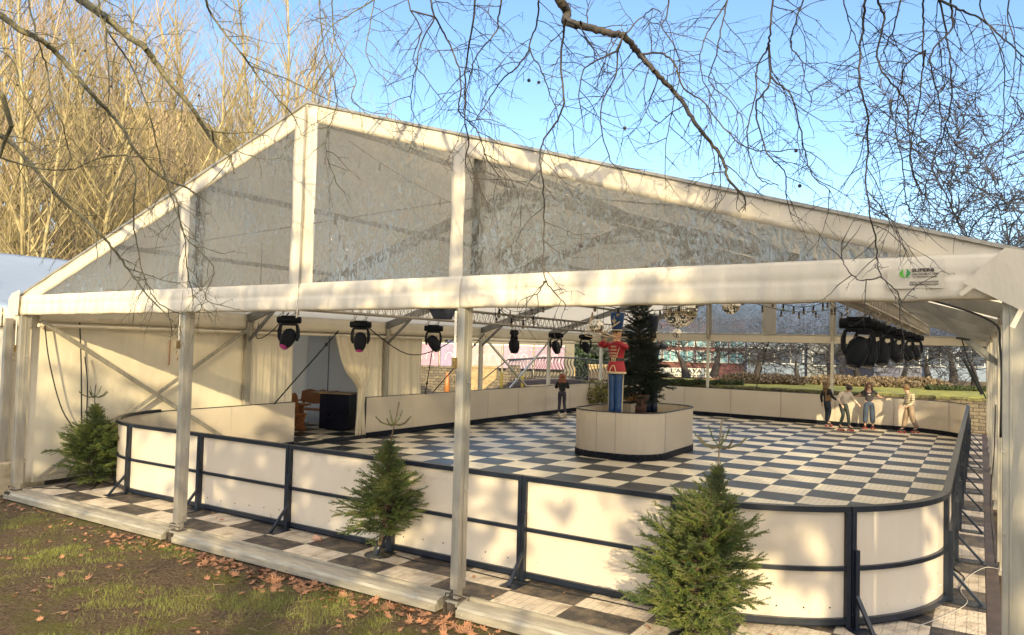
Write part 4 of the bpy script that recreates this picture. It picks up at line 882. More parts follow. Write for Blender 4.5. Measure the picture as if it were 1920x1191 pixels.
# bits on the walkway
for k, (x, y, r_) in enumerate(((6.62, .62, .05),)):
    tag(MB().ball((x, y, .05), .045, 6, (1.5, 1, 1)).tube([(x+.05, y, .05), (x+.09, y-.01, .06)], .035, 8).build('plastic_bottle_end', mat('terracotta2', (.45, .25, .17), .6), None, smooth=True), 'small reddish pot lying at the foot of the barrier left of the leaning fir', 'pot')
cbk = empty('concrete_weight', (-1.15, .1, -.15), 'weathered concrete ballast block at the left corner of the tents', 'ballast block')
MB().box((-1.15, .15, .13), (1.1, .9, .62)).build('block', stone_mat('concrete_block', (.45, .37, .25), (.42, .35, .24), .4), cbk, bevel=.03)
tag(MB().box((.15, 1.75, .09), (.28, .2, .14)).build('brick_block', stone_mat('rubble2', (.4, .38, .32), (.35, .3, .27), 6), None, bevel=.01), 'grey stone block propping the side wall base beam', 'stone block')

# ================================================================ ENTRANCE TENT, BENCHES, COUNTER
an = empty('side_tent', (-2.6, 7.9, 0), 'white walled entrance tent beyond the open door curtain', 'tent')
def cloth_wall(p0, p1, z0, z1, par, name='wall', amp=.015, k=11):
    g = MB(); p0 = Vector(p0); p1 = Vector(p1); d = p1-p0; n = Vector((d.y, -d.x)).normalized()
    g.grid(lambda u, v: (*(p0+d*u+n*amp*sin(u*k+v*2)), z0+(z1-z0)*v), 30, 6); return g.build(name, ROOFM, par, smooth=True, solid=.004)
cloth_wall((-4.5, 5.1), (-4.5, 10.7), .1, 3.1, an); cloth_wall((-4.5, 10.7), (-.9, 10.7), .1, 3.1, an); cloth_wall((-4.5, 5.1), (-.85, 5.1), .1, 3.1, an)
MB().beam((-3.5, 10.66, .1), (-3.5, 10.66, 3.1), .02, .03, up=(0, 1, 0)).build('wall_seam', ALUD, an)
MB().grid(lambda u, v: (-4.6+3.9*u, 5.0+5.8*v, 3.1+.7*sin(pi*u)), 10, 4).build('roof', ROOFM, an, smooth=True, solid=.006)
def bench(loc, rz, label, L_=1.7):
    t = empty('wooden_bench', loc, label, 'bench', 'orange wooden seats in the side tent', rz); l0 = t.location.copy(); t.location = (0, 0, 0)
    def bx(nm, c, d, **k): return MB().box(c, d).build(nm, WOOD, t, bevel=.01)
    bx('seat', (0, 0, .43), (L_, .34, .05))
    b = MB().prism([(-L_/2, .62), (-L_/2+.05, .92), (-L_*.3, .99), (-L_*.12, .95), (0, 1.0), (L_*.12, .95), (L_*.3, .99), (L_/2-.05, .92), (L_/2, .62), (L_*.2, .57), (0, .60), (-L_*.2, .57)], -.02, .02, Matrix(((1, 0, 0, 0), (0, 0, 1, .19), (0, 1, 0, 0), (0, 0, 0, 1)))); b.build('backrest', WOOD, t, bevel=.008)
    for s_ in (-1, 1):
        MB().prism([(-.18, 0), (.2, 0), (.12, .2), (.17, .42), (.23, 1.0-.1), (.17, .9), (.1, .42), (-.17, .42), (-.1, .2)], -.03, .03, Matrix(((0, 0, 1, s_*L_*.42), (1, 0, 0, 0), (0, 1, 0, 0), (0, 0, 0, 1)))).build('leg', WOOD, t, bevel=.008)
        bx('armrest', (s_*L_*.45, -.02, .66), (.06, .36, .04))
    t.location = l0; t.scale = (1, 1, 1.13); return t
bench((-3.45, 10.25, .12), radians(4), 'orange carved-back wooden bench along the rear of the side tent', 1.9)
bench((-2.75, 8.6, .12), radians(100), 'orange wooden armchair bench nearer the doorway, left of the dark counter', .8)
tb = empty('wooden_table', (-3.5, 9.2, .12), 'orange plank table between the wooden benches in the side tent', 'table')
MB().box((-3.5, 9.2, .84), (.9, .7, .05)).build('tabletop', WOOD, tb, bevel=.01)
for s_ in (-1, 1): MB().box((-3.5, 9.2+s_*.25, .47), (.45, .06, .70)).build('leg', WOOD, tb, bevel=.01)
ct = empty('counter', (-2.3, 9.9, .12), 'dark blue-black ticket counter with a pale wooden top inside the doorway', 'counter'); CR = radians(18)
MB().box((-2.3, 9.95, .66), (1.0, .5, 1.06), rz=CR).build('body', mat('counter_navy', (.012, .014, .035), .25, noise=.3, nscale=3), ct, bevel=.008)
MB().box((-2.4, 9.9, 1.22), (1.35, .62, .045), rz=CR).build('top', mat('pale_wood', (.42, .30, .18), .5, noise=.3, nscale=5, stretch=(1, 8, 1)), ct, bevel=.006)

# neighbouring white marquee on the left
nm = empty('neighbouring_marquee', (-6, 3, 0), 'second white marquee next to the big one at the left edge', 'marquee')
g = MB(); g.grid(lambda u, v: (-12+11.1*u+.0, -.05-.02*sin(u*60)*(.3+v), .1+3.05*v), 160, 8); g.build('front_wall', PVCW, nm, smooth=True, solid=.005)
g = MB(); g.grid(lambda u, v: (-.9+.02*sin(v*50)-.3*0, -.05+4.8*v, .1+3.0*u), 8, 60); g.build('side_wall', PVCW, nm, smooth=True, solid=.005)
g = MB(); g.grid(lambda u, v: (-.85-5.6*u, -.2+15*v, 3.28+1.55*u-.06*sin(pi*v*3)**2*sin(pi*u)), 20, 60); g.build('roof', mat('blue_white_roof', (.24, .30, .40), .5, noise=.1, nscale=1, bump=.3, bscale=1.5), nm, smooth=True, solid=.01)
g = MB(); g.grid(lambda u, v: (-.83, -.2+15*v, 2.95+.33*u), 3, 40); g.build('eave_valance', PVC, nm, smooth=True, solid=.01)
g = MB(); g.grid(lambda u, v: (-.85-5.6*u, -.22, (2.95)*(1-v)+(3.28+1.55*u)*v), 20, 6); g.build('gable', PVC, nm, smooth=True, solid=.01)
MB().box((-.80, -.12, 1.55), (.1, .12, 3.1)).build('leg', ALU, nm)
MB().beam((-.83, -.25, 2.95), (-1.25, -.25, 2.55), .03, .004, up=(0, 1, 0)).build('strap', STRAP, nm)

# ================================================================ PEOPLE
SKIN = mat('skin', (.55, .33, .24), .55)
def skinned(name, nodes, edges, m, parent, sub=1, root=0):
    me = bpy.data.meshes.new(name); me.from_pydata([n[:3] for n in nodes], [], []) if False else me.from_pydata([tuple(n[:3]) for n in nodes], edges, [])
    me.materials.append(m); o = bpy.data.objects.new(name, me); COL.objects.link(o); o.parent = parent
    sk = o.modifiers.new('skin', 'SKIN'); sk.use_smooth_shade = True
    lay = me.skin_vertices[0] if me.skin_vertices else None
    if lay is None:
        bpy.context.view_layer.objects.active = o; bpy.context.view_layer.update(); lay = me.skin_vertices[0]
    for i, n in enumerate(nodes):
        r = n[3]; lay.data[i].radius = r if isinstance(r, tuple) else (r, r); lay.data[i].use_root = (i == root)
    s = o.modifiers.new('sub', 'SUBSURF'); s.levels = sub; s.render_levels = sub + 1
    return o
def person(loc, rz, label, J, top, legs, hair, hairstyle, boots, wheels, sleeves=True, wide=.0, topr=0.0, scale=1.0, extra=None):
    """J: joints; facing -y. keys: pel chest neck head, shL elL wrL shR elR wrR, knL anL knR anR"""
    t = empty('person', (0, 0, 0), label, 'person', None, 0)
    V = {k: Vector(v) for k, v in J.items()}
    hd = V['head']; hf = Vector(J.get('hf', (0, -1, 0))).normalized()
    up = (hd-V['neck']).normalized(); hipL = V['pel']+Vector((-.09, 0, -.04)); hipR = V['pel']+Vector((.09, 0, -.04))
    mid = V['pel'].lerp(V['chest'], .5)
    N = [(*V['pel'], (.125, .10)), (*mid, (.115, .09)), (*V['chest'], (.14, .10)), (*V['neck'], (.05, .05)), (*(hd-up*.06), (.07, .08)), (*(hd+up*.03), (.08, .095)), (*(hd+up*.10), (.05, .06)), (*(hd+hf*.088-up*.01), (.017, .017)), (*(hd+hf*.105-up*.025), (.010, .010))]
    E = [(0, 1), (1, 2), (2, 3), (3, 4), (4, 5), (5, 6), (5, 7), (7, 8)]
    def chain(start, pts):
        a = start
        for p, r in pts: N.append((*p, (r, r))); E.append((a, len(N)-1)); a = len(N)-1
        return a
    for s_ in 'LR':
        sh, el, wr = V['sh'+s_], V['el'+s_], V['wr'+s_]; d = (wr-el).normalized(); pal = wr+d*.06
        a = chain(2, [(sh, .052), (sh.lerp(el, .5), .046), (el, .039), (el.lerp(wr, .6), .032), (wr, .024), (pal, .030)])
        sd = d.cross(Vector((0, 0, 1))); sd = sd.normalized() if sd.length > .1 else Vector((0, 1, 0)); bend = d.cross(sd)
        for k in range(4):
            b0 = pal+sd*(-.024+.016*k)+d*.03; chain(a, [(b0, .009), (b0+d*.035+bend*.008, .008), (b0+d*(.055+.006*(k in (1, 2)))+bend*.03, .007)])
        chain(a, [(pal+sd*-.035-d*.015, .010), (pal+sd*-.055+d*.015, .008)])
        hp = hipL if s_ == 'L' else hipR
        chain(0, [(hp, .085), (hp.lerp(V['kn'+s_], .5), .072), (V['kn'+s_], .054), (V['kn'+s_].lerp(V['an'+s_], .35), .052), (V['an'+s_], .036), (V['an'+s_]+Vector(J.get('ft'+s_, (0, -1, 0))).normalized()*.15+Vector((0, 0, -.07)), .034)])
    skinned('body', N, E, SKIN, t)
    # top
    q = topr; N = [(*(V['pel']+Vector((0, 0, -.03))), (.15+q, .125+q)), (*mid, (.135+q, .108+q)), (*V['chest'], (.158+q, .118+q)), (*V['neck'].lerp(V['chest'], .25), (.07, .065))]; E = [(0, 1), (1, 2), (2, 3)]
    for s_ in 'LR':
        sh, el, wr = V['sh'+s_], V['el'+s_], V['wr'+s_]
        pts = [(sh, .066+q*.4), (sh.lerp(el, .55), .056+q*.4)]
        if sleeves: pts += [(el, .050+q*.4), (el.lerp(wr, .6), .042+q*.3), (el.lerp(wr, .96), .036+q*.3)]
        chain_a = 2
        for p, r in pts: N.append((*p, (r, r))); E.append((chain_a, len(N)-1)); chain_a = len(N)-1
    skinned('top', N, E, top, t)
    N = [(*(V['pel']+Vector((0, 0, .12))), (.13, .10)), (*V['pel'], (.14, .115))]; E = [(0, 1)]
    for s_ in 'LR':
        hp = hipL if s_ == 'L' else hipR; kn, an = V['kn'+s_], V['an'+s_]; a = 1
        for p, r in [(hp, .098+wide*.2), (hp.lerp(kn, .5), .084+wide*.5), (kn, .066+wide), (kn.lerp(an, .5), .062+wide*1.1), (an+Vector((0, 0, .02)), .046+wide*1.3)]: N.append((*p, (r, r))); E.append((a, len(N)-1)); a = len(N)-1
    skinned('trousers', N, E, legs, t)
    # skates
    for s_ in 'LR':
        an = V['an'+s_]; fd = Vector(J.get('ft'+s_, (0, -1, 0))).normalized(); side = Vector((fd.y, -fd.x, 0))
        b = skinned('skate', [(*(an+Vector((0, 0, .06))), (.052, .052)), (*(an-fd*.01+Vector((0, 0, -.04))), (.05, .05)), (*(an+fd*.07+Vector((0, 0, -.065))), (.045, .038)), (*(an+fd*.16+Vector((0, 0, -.07))), (.04, .03))], [(0, 1), (1, 2), (2, 3)], boots, t)
        pl_ = MB().beam(an-fd*.05+Vector((0, 0, -.11)), an+fd*.17+Vector((0, 0, -.11)), .05, .015); pl_.build('plate', CHROME, b)
        for f in (-.02, .14):
            for g_ in (-1, 1): c = an+fd*f+side*g_*.045+Vector((0, 0, -.145)); MB().tube([c-side*.017, c+side*.017], .031, 12).build('wheel', wheels, b, smooth=True)
        MB().ball(an+fd*.2+Vector((0, 0, -.125)), .022, 6).build('toe_stop', wheels, b, smooth=True)
    # hair and face
    hb = MB(); back = hd-hf*.025+up*.03; hb.ball(back, .112, 8, (1, 1, 1.02))
    f_ = MB()
    if hairstyle == 'long':
        side = Vector((hf.y, -hf.x, 0))
        for k in range(9): a = (k-4)/4; b0 = hd-hf*.05+side*a*.085+up*.02; hb.tube([b0, b0-hf*.03+Vector((0, 0, -.18))+side*a*.03, b0-hf*.02+Vector((0, 0, -.36-.04*cos(k*2)))+side*a*.05], [.045, .045, .016], 8)
    elif hairstyle == 'bun': hb.ball(hd+up*.135-hf*.05, .042, 8).ball(hd-hf*.09-up*.03, .045, 8)
    elif hairstyle == 'mid':
        side = Vector((hf.y, -hf.x, 0))
        for k in range(7): a = (k-3)/3; b0 = hd-hf*.06+side*a*.07; hb.tube([b0, b0-hf*.02+Vector((0, 0, -.12)), b0+Vector((0, 0, -.2))], [.04, .035, .012], 8)
    hb.build('hair', hair, t, smooth=True)
    side = Vector((hf.y, -hf.x, 0))
    for g_ in (-1, 1): f_.ball(hd+hf*.085+side*g_*.032+up*.015, .011, 5)
    f_.tube([hd+hf*.088+side*-.022-up*.062, hd+hf*.096-up*.066, hd+hf*.088+side*.022-up*.062], .005, 5); f_.build('face', mat('face_dark', (.09, .03, .03), .5), t)
    if extra: extra(t, V, hd, hf, up)
    t.scale = (scale,)*3; t.rotation_euler = (0, 0, rz); t.location = loc
    return t
CL_BLK = mat('cloth_black', (.014, .015, .018), .85, noise=.4, nscale=9); CL_NVY = mat('cloth_navy', (.018, .028, .05), .85, noise=.5, nscale=8); DENIM = mat('denim', (.05, .075, .13), .85, noise=.5, nscale=5)
CREAM = mat('cream_knit', (.55, .46, .38), .85, noise=.15, nscale=12); BEIGE = mat('beige_cloth', (.34, .25, .18), .85, noise=.2, nscale=8); TEE = mat('tee_dark', (.03, .025, .035), .8, noise=.3, nscale=8)
def stripe_mat():
    m = bpy.data.materials.new('striped_knit'); m.use_nodes = True; nt = m.node_tree; N = nt.nodes; L = nt.links; b = N['Principled BSDF']; b.inputs['Roughness'].default_value = .9
    tc = N.new('ShaderNodeTexCoord'); w_ = N.new('ShaderNodeTexWave'); w_.bands_direction = 'Z'; w_.inputs['Scale'].default_value = 5.2; w_.inputs['Distortion'].default_value = .6; L.new(tc.outputs['Object'], w_.inputs[0])
    r = N.new('ShaderNodeValToRGB'); r.color_ramp.interpolation = 'CONSTANT'; r.color_ramp.elements[0].color = (.10, .075, .05, 1); r.color_ramp.elements[1].color = (.6, .52, .38, 1); r.color_ramp.elements[1].position = .3
    L.new(w_.outputs[1], r.inputs[0]); L.new(r.outputs[0], b.inputs[0]); return m
HAIR_D = mat('hair_dark', (.025, .015, .012), .5); HAIR_A = mat('hair_auburn', (.24, .075, .03), .45, noise=.4, nscale=15); HAIR_L = mat('hair_light', (.19, .11, .05), .5, noise=.4, nscale=12)
RW = mat('red_wheels', (.55, .025, .03), .4); BB = mat('black_boot', (.015, .016, .02), .4); WB = mat('cream_boot', (.62, .52, .40), .5); YW = mat('amber_wheels', (.35, .22, .04), .4)
F0 = .205
base = dict(pel=(0, 0, 1.0), chest=(0, 0, 1.28), neck=(0, 0, 1.48), head=(0, -.01, 1.62), shL=(-.19, 0, 1.40), elL=(-.24, .03, 1.13), wrL=(-.24, -.06, .90), shR=(.19, 0, 1.40), elR=(.24, .03, 1.13), wrR=(.24, -.06, .90), knL=(-.10, -.02, .60), anL=(-.10, .02, F0), knR=(.10, -.02, .60), anR=(.10, .02, F0))
def jj(**k): d = dict(base); d.update(k); return d
def vest_strap(t, V, hd, hf, up):
    MB().grid(lambda u, v: (.155*cos(2.2+u*2.6), .145*sin(2.2+u*2.6), .98+.42*v), 10, 6).build('scarf', mat('tan_scarf', (.30, .18, .09), .9, noise=.5, nscale=18), t, smooth=True, solid=.01)
person((9.62, 23.55, .026), radians(125), 'person in dark jacket and trousers leaning on the far barrier, leftmost of the four skaters', jj(hf=(.2, -1, 0), elL=(-.30, -.05, 1.17), wrL=(-.22, -.25, 1.05), elR=(.27, .10, 1.15), wrR=(.30, .05, .90), knL=(-.10, -.04, .60), anL=(-.12, .06, F0), knR=(.10, -.06, .60), anR=(.10, -.05, F0)), CL_BLK, CL_NVY, HAIR_L, 'long', BB, RW, topr=.015, extra=vest_strap, wide=.02)
person((10.34, 22.44, .026), radians(52), 'person in cream long sleeved top and dark leggings skating with head bowed', jj(chest=(0, -.08, 1.27), neck=(.02, -.17, 1.45), head=(.03, -.26, 1.55), hf=(.2, -.9, -.45), shL=(-.19, -.1, 1.37), elL=(-.33, -.10, 1.14), wrL=(-.34, -.28, .98), shR=(.19, -.12, 1.37), elR=(.32, -.16, 1.15), wrR=(.30, -.38, 1.02), knL=(-.10, -.12, .60), anL=(-.12, .02, F0), knR=(.08, -.16, .62), anR=(.10, -.20, F0)), CREAM, mat('leggings_green', (.012, .022, .022), .7), HAIR_D, 'none', BB, RW, topr=.02)
def logo_t(t, V, hd, hf, up):
    MB().ball((.0, -.125, 1.30), .05, 6, (1, .25, .55)).build('shirt_print', mat('print', (.5, .45, .45), .8), t)
person((11.02, 23.95, .026), radians(8), 'person with long brown hair, dark tee and wide jeans, arms spread on the barrier', jj(shL=(-.19, .02, 1.40), elL=(-.34, .16, 1.22), wrL=(-.47, .28, 1.18), shR=(.19, .02, 1.40), elR=(.34, .16, 1.22), wrR=(.47, .28, 1.18), pel=(0, -.06, 1.0), knL=(-.11, -.1, .60), knR=(.11, -.1, .60), anL=(-.13, -.12, F0), anR=(.13, -.12, F0), hf=(.15, -1, 0)), TEE, DENIM, mat('hair_brown', (.12, .05, .025), .5), 'long', BB, RW, sleeves=False, wide=.035, extra=logo_t)
person((12.42, 23.25, .026), radians(-58), 'person with hair in a bun, striped jumper and beige trousers', jj(chest=(0, -.05, 1.28), neck=(0, -.09, 1.47), head=(0, -.14, 1.61), hf=(0, -1, -.2), elL=(-.24, .0, 1.14), wrL=(-.22, -.2, .98), elR=(.26, -.02, 1.14), wrR=(.26, -.24, 1.0), knL=(-.09, -.10, .62), anL=(-.09, -.16, F0), knR=(.09, .03, .60), anR=(.09, .22, F0+.02)), stripe_mat(), BEIGE, HAIR_L, 'bun', BB, RW, topr=.03, wide=.03)
def antlers(t, V, hd, hf, up):
    a = MB()
    for g_ in (-1, 1):
        a.tube([hd+Vector((g_*.05, 0, .09)), hd+Vector((g_*.13, 0, .16)), hd+Vector((g_*.22, 0, .22))], .012, 6).tube([hd+Vector((g_*.13, 0, .16)), hd+Vector((g_*.13, 0, .23))], .010, 6).tube([hd+Vector((g_*.17, 0, .19)), hd+Vector((g_*.24, 0, .17))], .009, 6)
    a.tube([hd+Vector((.11*cos(x), 0, .11*sin(x))) for x in [i*pi/8 for i in range(9)]], .009, 6); a.build('antler_headband', mat('antler_brown', (.05, .03, .025), .7), t)
person((.72, 18.96, .026), radians(-150), 'woman seen from behind with long auburn hair, antler headband and white skates', jj(shL=(-.19, 0, 1.40), elL=(-.25, -.16, 1.18), wrL=(-.10, -.30, 1.25), shR=(.19, 0, 1.40), elR=(.25, -.14, 1.17), wrR=(.1, -.30, 1.24), knL=(-.09, -.05, .60), anL=(-.13, .06, F0), knR=(.09, -.05, .60), anR=(.12, -.02, F0), head=(0, -.03, 1.61)), CL_BLK, mat('leggings_plum', (.028, .022, .045), .6), HAIR_A, 'long', WB, YW, extra=antlers)

# ================================================================ BARE TREES
def bare_tree_segs(h, seed, mode):
    r = random.Random(seed); S = []
    def seg(p, q, r0, r1): S.append((p.x, p.y, p.z, q.x, q.y, q.z, r0, r1))
    def limb(p, d, L, r0, lvl, up):
        n = max(3, int(L/(.9 if lvl < 2 else .35))) if mode == 'up' else max(3, int(L/(.5 if lvl < 2 else .28)))
        n = min(n, 14); st = L/n; q = p; rr = r0; pts = [p]
        for i in range(n):
            jit = (.10 if mode == 'up' else .26)*(1+lvl*.35)
            d = (d+Vector((r.uniform(-jit, jit), r.uniform(-jit, jit), r.uniform(-jit, jit)+up))).normalized(); q2 = q+d*st; r2 = r0*(1-(i+1)/n*.82); seg(q, q2, rr, r2); q = q2; rr = r2; pts.append((q.copy(), d.copy(), r2))
        return pts[1:]
    if mode == 'up':
        main = [(Vector((0, 0, 0)), Vector((r.uniform(-.1, .1), r.uniform(-.1, .1), 1)), h, .0085*h)]
        for k in range(r.choice((2, 3, 4))): main.append((Vector((r.uniform(-.4, .4), r.uniform(-.4, .4), 0)), Vector((r.uniform(-.22, .22), r.uniform(-.22, .22), 1)).normalized(), h*r.uniform(.7, .95), .0065*h))
        for (p, d, L, r0) in main:
            pts = limb(p, d, L, r0, 0, .02)
            for i, (q, dd, rr) in enumerate(pts):
                f = i/len(pts)
                if f < .12: continue
                for k in range(4):
                    az = r.uniform(0, 6.28); bd = Vector((cos(az)*.55, sin(az)*.55, .8)).normalized(); bl = (h*.30)*(1-f*.6)*r.uniform(.6, 1.1)
                    p2 = limb(q-dd*r.random()*.8, bd, bl, rr*.45+.012, 1, .05)
                    for (q3, d3, r3) in p2[1:]:
                        for m in range(2):
                            az = r.uniform(0, 6.28); t3 = (d3*.9+Vector((cos(az), sin(az), .2))*.7).normalized(); p4 = limb(q3, t3, bl*.34*r.uniform(.5, 1.2), .0105, 2, .05)
                            if r.random() < .7: q5, d5, r5 = p4[len(p4)//2]; limb(q5, (d5+Vector((r.uniform(-1, 1), r.uniform(-1, 1), .3))*.7).normalized(), bl*.16, .008, 3, .02)
    else:
        pts = limb(Vector((0, 0, 0)), Vector((r.uniform(-.2, .2), r.uniform(-.2, .2), 1)), h*.28, .045*h, 0, .1); q0, d0, r0 = pts[-1]
        for k in range(6):
            az = k*1.05+r.uniform(-.3, .3); bd = Vector((cos(az), sin(az), r.uniform(.35, 1.0))).normalized(); src = pts[r.randrange(len(pts)//2, len(pts))][0]; bl = h*.62*r.uniform(.8, 1.15); p2 = limb(src, bd, bl, r0*.62, 1, .02)
            for i, (q, d, rr) in enumerate(p2[2:]):
                for m in range(2):
                    v = Vector((r.uniform(-1, 1), r.uniform(-1, 1), r.uniform(-.3, .9))); p3 = limb(q, (d*.7+v*.8).normalized(), bl*.45*r.uniform(.6, 1.1), max(.03, rr*.55), 2, .0)
                    for (q4, d4, r4) in p3[1::1]:
                        for w_ in range(3):
                            v = Vector((r.uniform(-1, 1), r.uniform(-1, 1), r.uniform(-.6, .6))); p5 = limb(q4, (d4*.6+v).normalized(), h*.11*r.uniform(.5, 1.3), .020, 3, -.02)
                            if r.random() < .6: q6, d6, r6 = p5[-1]; limb(p5[len(p5)//2][0], (d6+Vector((r.uniform(-1, 1), r.uniform(-1, 1), r.uniform(-1, 1)))).normalized(), h*.07, .015, 3, 0)
    return S
def split_tree(name, S, thr, m1, m2, loc, label, cat, group, rz=0, sc=1):
    t = empty(name, (0, 0, 0), label, cat, group)
    big = [s for s in S if s[6] >= thr]; small = [s for s in S if s[6] < thr]
    segs_obj('trunk', big, m1, t, 6); segs_obj('crown', small, m2, t, 3)
    t.location = loc; t.rotation_euler = (0, 0, rz); t.scale = (sc, sc, sc); return t
def tree_copies(name, S, thr, m1, m2, places, labels, cat, group):
    src = None
    for (x, y, z, rz, sc), lb in zip(places, labels):
        if src is None: src = split_tree(name, S, thr, m1, m2, (x, y, z), lb, cat, group, rz, sc)
        else: c = copy_tree(src); c.location = (x, y, z); c.rotation_euler = (0, 0, rz); c.scale = (sc, sc, sc); c['label'] = lb
TW = mat('golden_twigs', (.37, .30, .15), .8, noise=.3, nscale=1.5, col2=(.24, .19, .095)); TWP = mat('pinkish_twigs', (.42, .33, .25), .8)
# tall pale trees beyond the left side of the tent
GL = 'tall bare trees beyond the left side of the tent'
def LP(px, d):    # a spot on the ground d metres ahead along a bearing measured once in the photograph
    b = YAW+atan2(px-960, FPX); k = d/cos(atan2(px-960, FPX)); return CAM[0]+k*sin(b), CAM[1]+k*cos(b)
plan = [(-60, 34, 22, .9), (10, 40, 24, 1.0), (55, 33, 20, .85), (105, 45, 24, 1.05), (150, 36, 22, .9), (190, 48, 25, 1.1), (235, 38, 20, .9), (275, 50, 24, 1.05), (315, 40, 20, .9), (360, 46, 24, 1.0), (400, 52, 24, 1.1), (440, 44, 21, .9), (480, 50, 24, 1.05), (520, 46, 22, .95), (560, 54, 24, 1.05), (605, 50, 21, .85), (-20, 52, 24, 1.1), (130, 58, 24, 1.15), (330, 60, 24, 1.15), (480, 62, 24, 1.1)]
lbl = ['at the far left edge, cut by the frame', 'second from the left edge, pale trunk', 'short one with yellow bark near the left edge', 'tall one over the tan building', 'slim one in front of the tan building', 'tall multi-stemmed one right of the tan building', 'low one above the neighbouring marquee', 'tall one behind the thick slanting branch', 'low one left of the gable', 'tall one rising above the left window', 'very tall one above the left slope of the gable', 'shorter one close to the gable slope', 'tall one left of the gable peak', 'pinkish one just left of the gable peak', 'tall pinkish one right above the gable peak', 'last and thinnest one right of the gable peak, against blue sky', 'deep one behind at the far left', 'deep one behind the tan building', 'deep one behind the middle of the group', 'deep one behind the gable peak']
protos = [bare_tree_segs(22, 100+i, 'up') for i in range(4)]
for g_ in range(4):
    idx = [i for i in range(len(plan)) if i % 4 == g_]; m2 = TWP if g_ == 1 else TW
    tree_copies('bare_tree', protos[g_], .05, BARK_L, m2, [(*LP(plan[i][0], plan[i][1]), -.2, i*1.3, plan[i][3]*plan[i][2]/22*1.07) for i in idx], ['tall bare tree, '+lbl[i] for i in idx], 'tree', GL)
# dark spreading trees behind the rink
GD = 'dark spreading trees behind the rink'
sp = [bare_tree_segs(6.5, 200+i, 'spread') for i in range(3)]
dp = [(1290, 46, 1.15), (1415, 44, 1.1), (1500, 43, .85), (1612, 44, 1.05), (1690, 50, 1.0), (1745, 45, 1.1), (1830, 50, 1.05), (1340, 60, 1.3), (1560, 58, 1.2), (1790, 60, 1.4), (1200, 52, 1.2)]
dl = ['behind the restaurant sign', 'thick leaning trunk left of the dark strap', 'small low one in the middle of the rear opening', 'behind the head of the skater in dark tee', 'with a pale trunk base between two skaters', 'low forked one behind the striped skater', 'at the right end beside the tent leg', 'deeper one behind the left of the rear opening', 'deeper one behind the middle of the rear opening', 'deeper one behind the right of the rear opening', 'hidden behind the spruce on the island']
for g_ in range(3):
    idx = [i for i in range(len(dp)) if i % 3 == g_]
    tree_copies('bare_tree', sp[g_], .045, BARK_D, BARK_B, [(*LP(dp[i][0], dp[i][1]), .75, i*2.1, dp[i][2]) for i in idx], ['dark bare spreading tree, '+dl[i] for i in idx], 'tree', GD)
x_, y_ = LP(1960, 36); S_ = bare_tree_segs(12, 303, 'spread'); pr_ = random.Random(3); S_ = [s for s in S_ if s[6] > .03 or pr_.random() < .62]; split_tree('bare_tree', S_, .06, BARK_D, mat('bluish_twigs', (.045, .045, .06), .8), (x_, y_, .5), 'big dark bare tree rising over the tent roof at the right edge', 'tree', None, .6, 1.42)

# ================================================================ BACKGROUND STRUCTURES
LAWN = mat('terrace_lawn', (.30, .29, .05), .95, noise=.5, nscale=3, bump=.4, bscale=30, col2=(.14, .15, .04))
tr_ = MB().prism([(-1.5, 28.3), (60, 28.3), (60, 66), (-1.5, 33)], .9, 1.2); tag(tr_.build('terrace', LAWN), kind='structure')
rw = empty('retaining_wall', (8, 28.2, 0), 'low dark rubble stone wall behind the rink under the strip of grass', 'stone wall')
w_ = MB(); w_.box((28, 28.15, .48), (59, .35, 1.3)); w_.build('wall', STONE, rw); cp = MB()
for k in range(110): cp.box((-1.3+k*.54, 28.13, 1.14+.02*sin(k*3)), (.52, .42, .10+.02*cos(k)), rz=.02*sin(k*5))
cp.build('coping', mat('mossy_coping', (.16, .15, .06), .9, noise=.6, nscale=8), rw)
def shrub(name, loc, rx, ry, rz_, n, m, label, cat, seed, leaf=.05, group=None, kind=None, stems=True, boxy=False):
    r = np.random.RandomState(seed); t = empty(name, loc, label, cat, group)
    U = r.normal(size=(n, 3)); U /= np.linalg.norm(U, axis=1, keepdims=True); U *= r.rand(n, 1)**.4
    if boxy: U = r.rand(n, 3)*2-1
    lump = 1+.18*np.sin(U[:, :1]*9+seed)*np.cos(U[:, 1:2]*7)
    P = U*np.array([[rx, ry, rz_]])*lump+np.array(loc)+np.array([[0, 0, rz_]])
    a = r.normal(size=(n, 3)); a /= np.linalg.norm(a, axis=1, keepdims=True); b = np.cross(a, r.normal(size=(n, 3))); b /= np.linalg.norm(b, axis=1, keepdims=True)
    s = leaf*(.6+.8*r.rand(n, 1)); V = np.stack([P-a*s, P+b*s*.5, P+a*s, P-b*s*.5], 1)
    raw('foliage', V.reshape(-1, 3), np.arange(n*4).reshape(-1, 4), 4, m, t)
    if stems:
        S = []
        for k in range(14):
            q = Vector((r.uniform(-.7, .7)*rx, r.uniform(-.7, .7)*ry, rz_*r.uniform(.8, 1.8))); S.append((loc[0], loc[1], loc[2], loc[0]+q.x, loc[1]+q.y, loc[2]+q.z, .02, .006))
        segs_obj('stems', S, BARK_D, t, 4)
    return t
HEDGE = mat('hedge_green', (.05, .07, .02), .8, noise=.5, nscale=5); GOLDL = mat('golden_brown_leaves', (.26, .20, .11), .8, noise=.5, nscale=9, col2=(.07, .045, .04)); EVG = mat('evergreen_leaves', (.035, .06, .025), .7, noise=.5, nscale=2, col2=(.015, .03, .02))
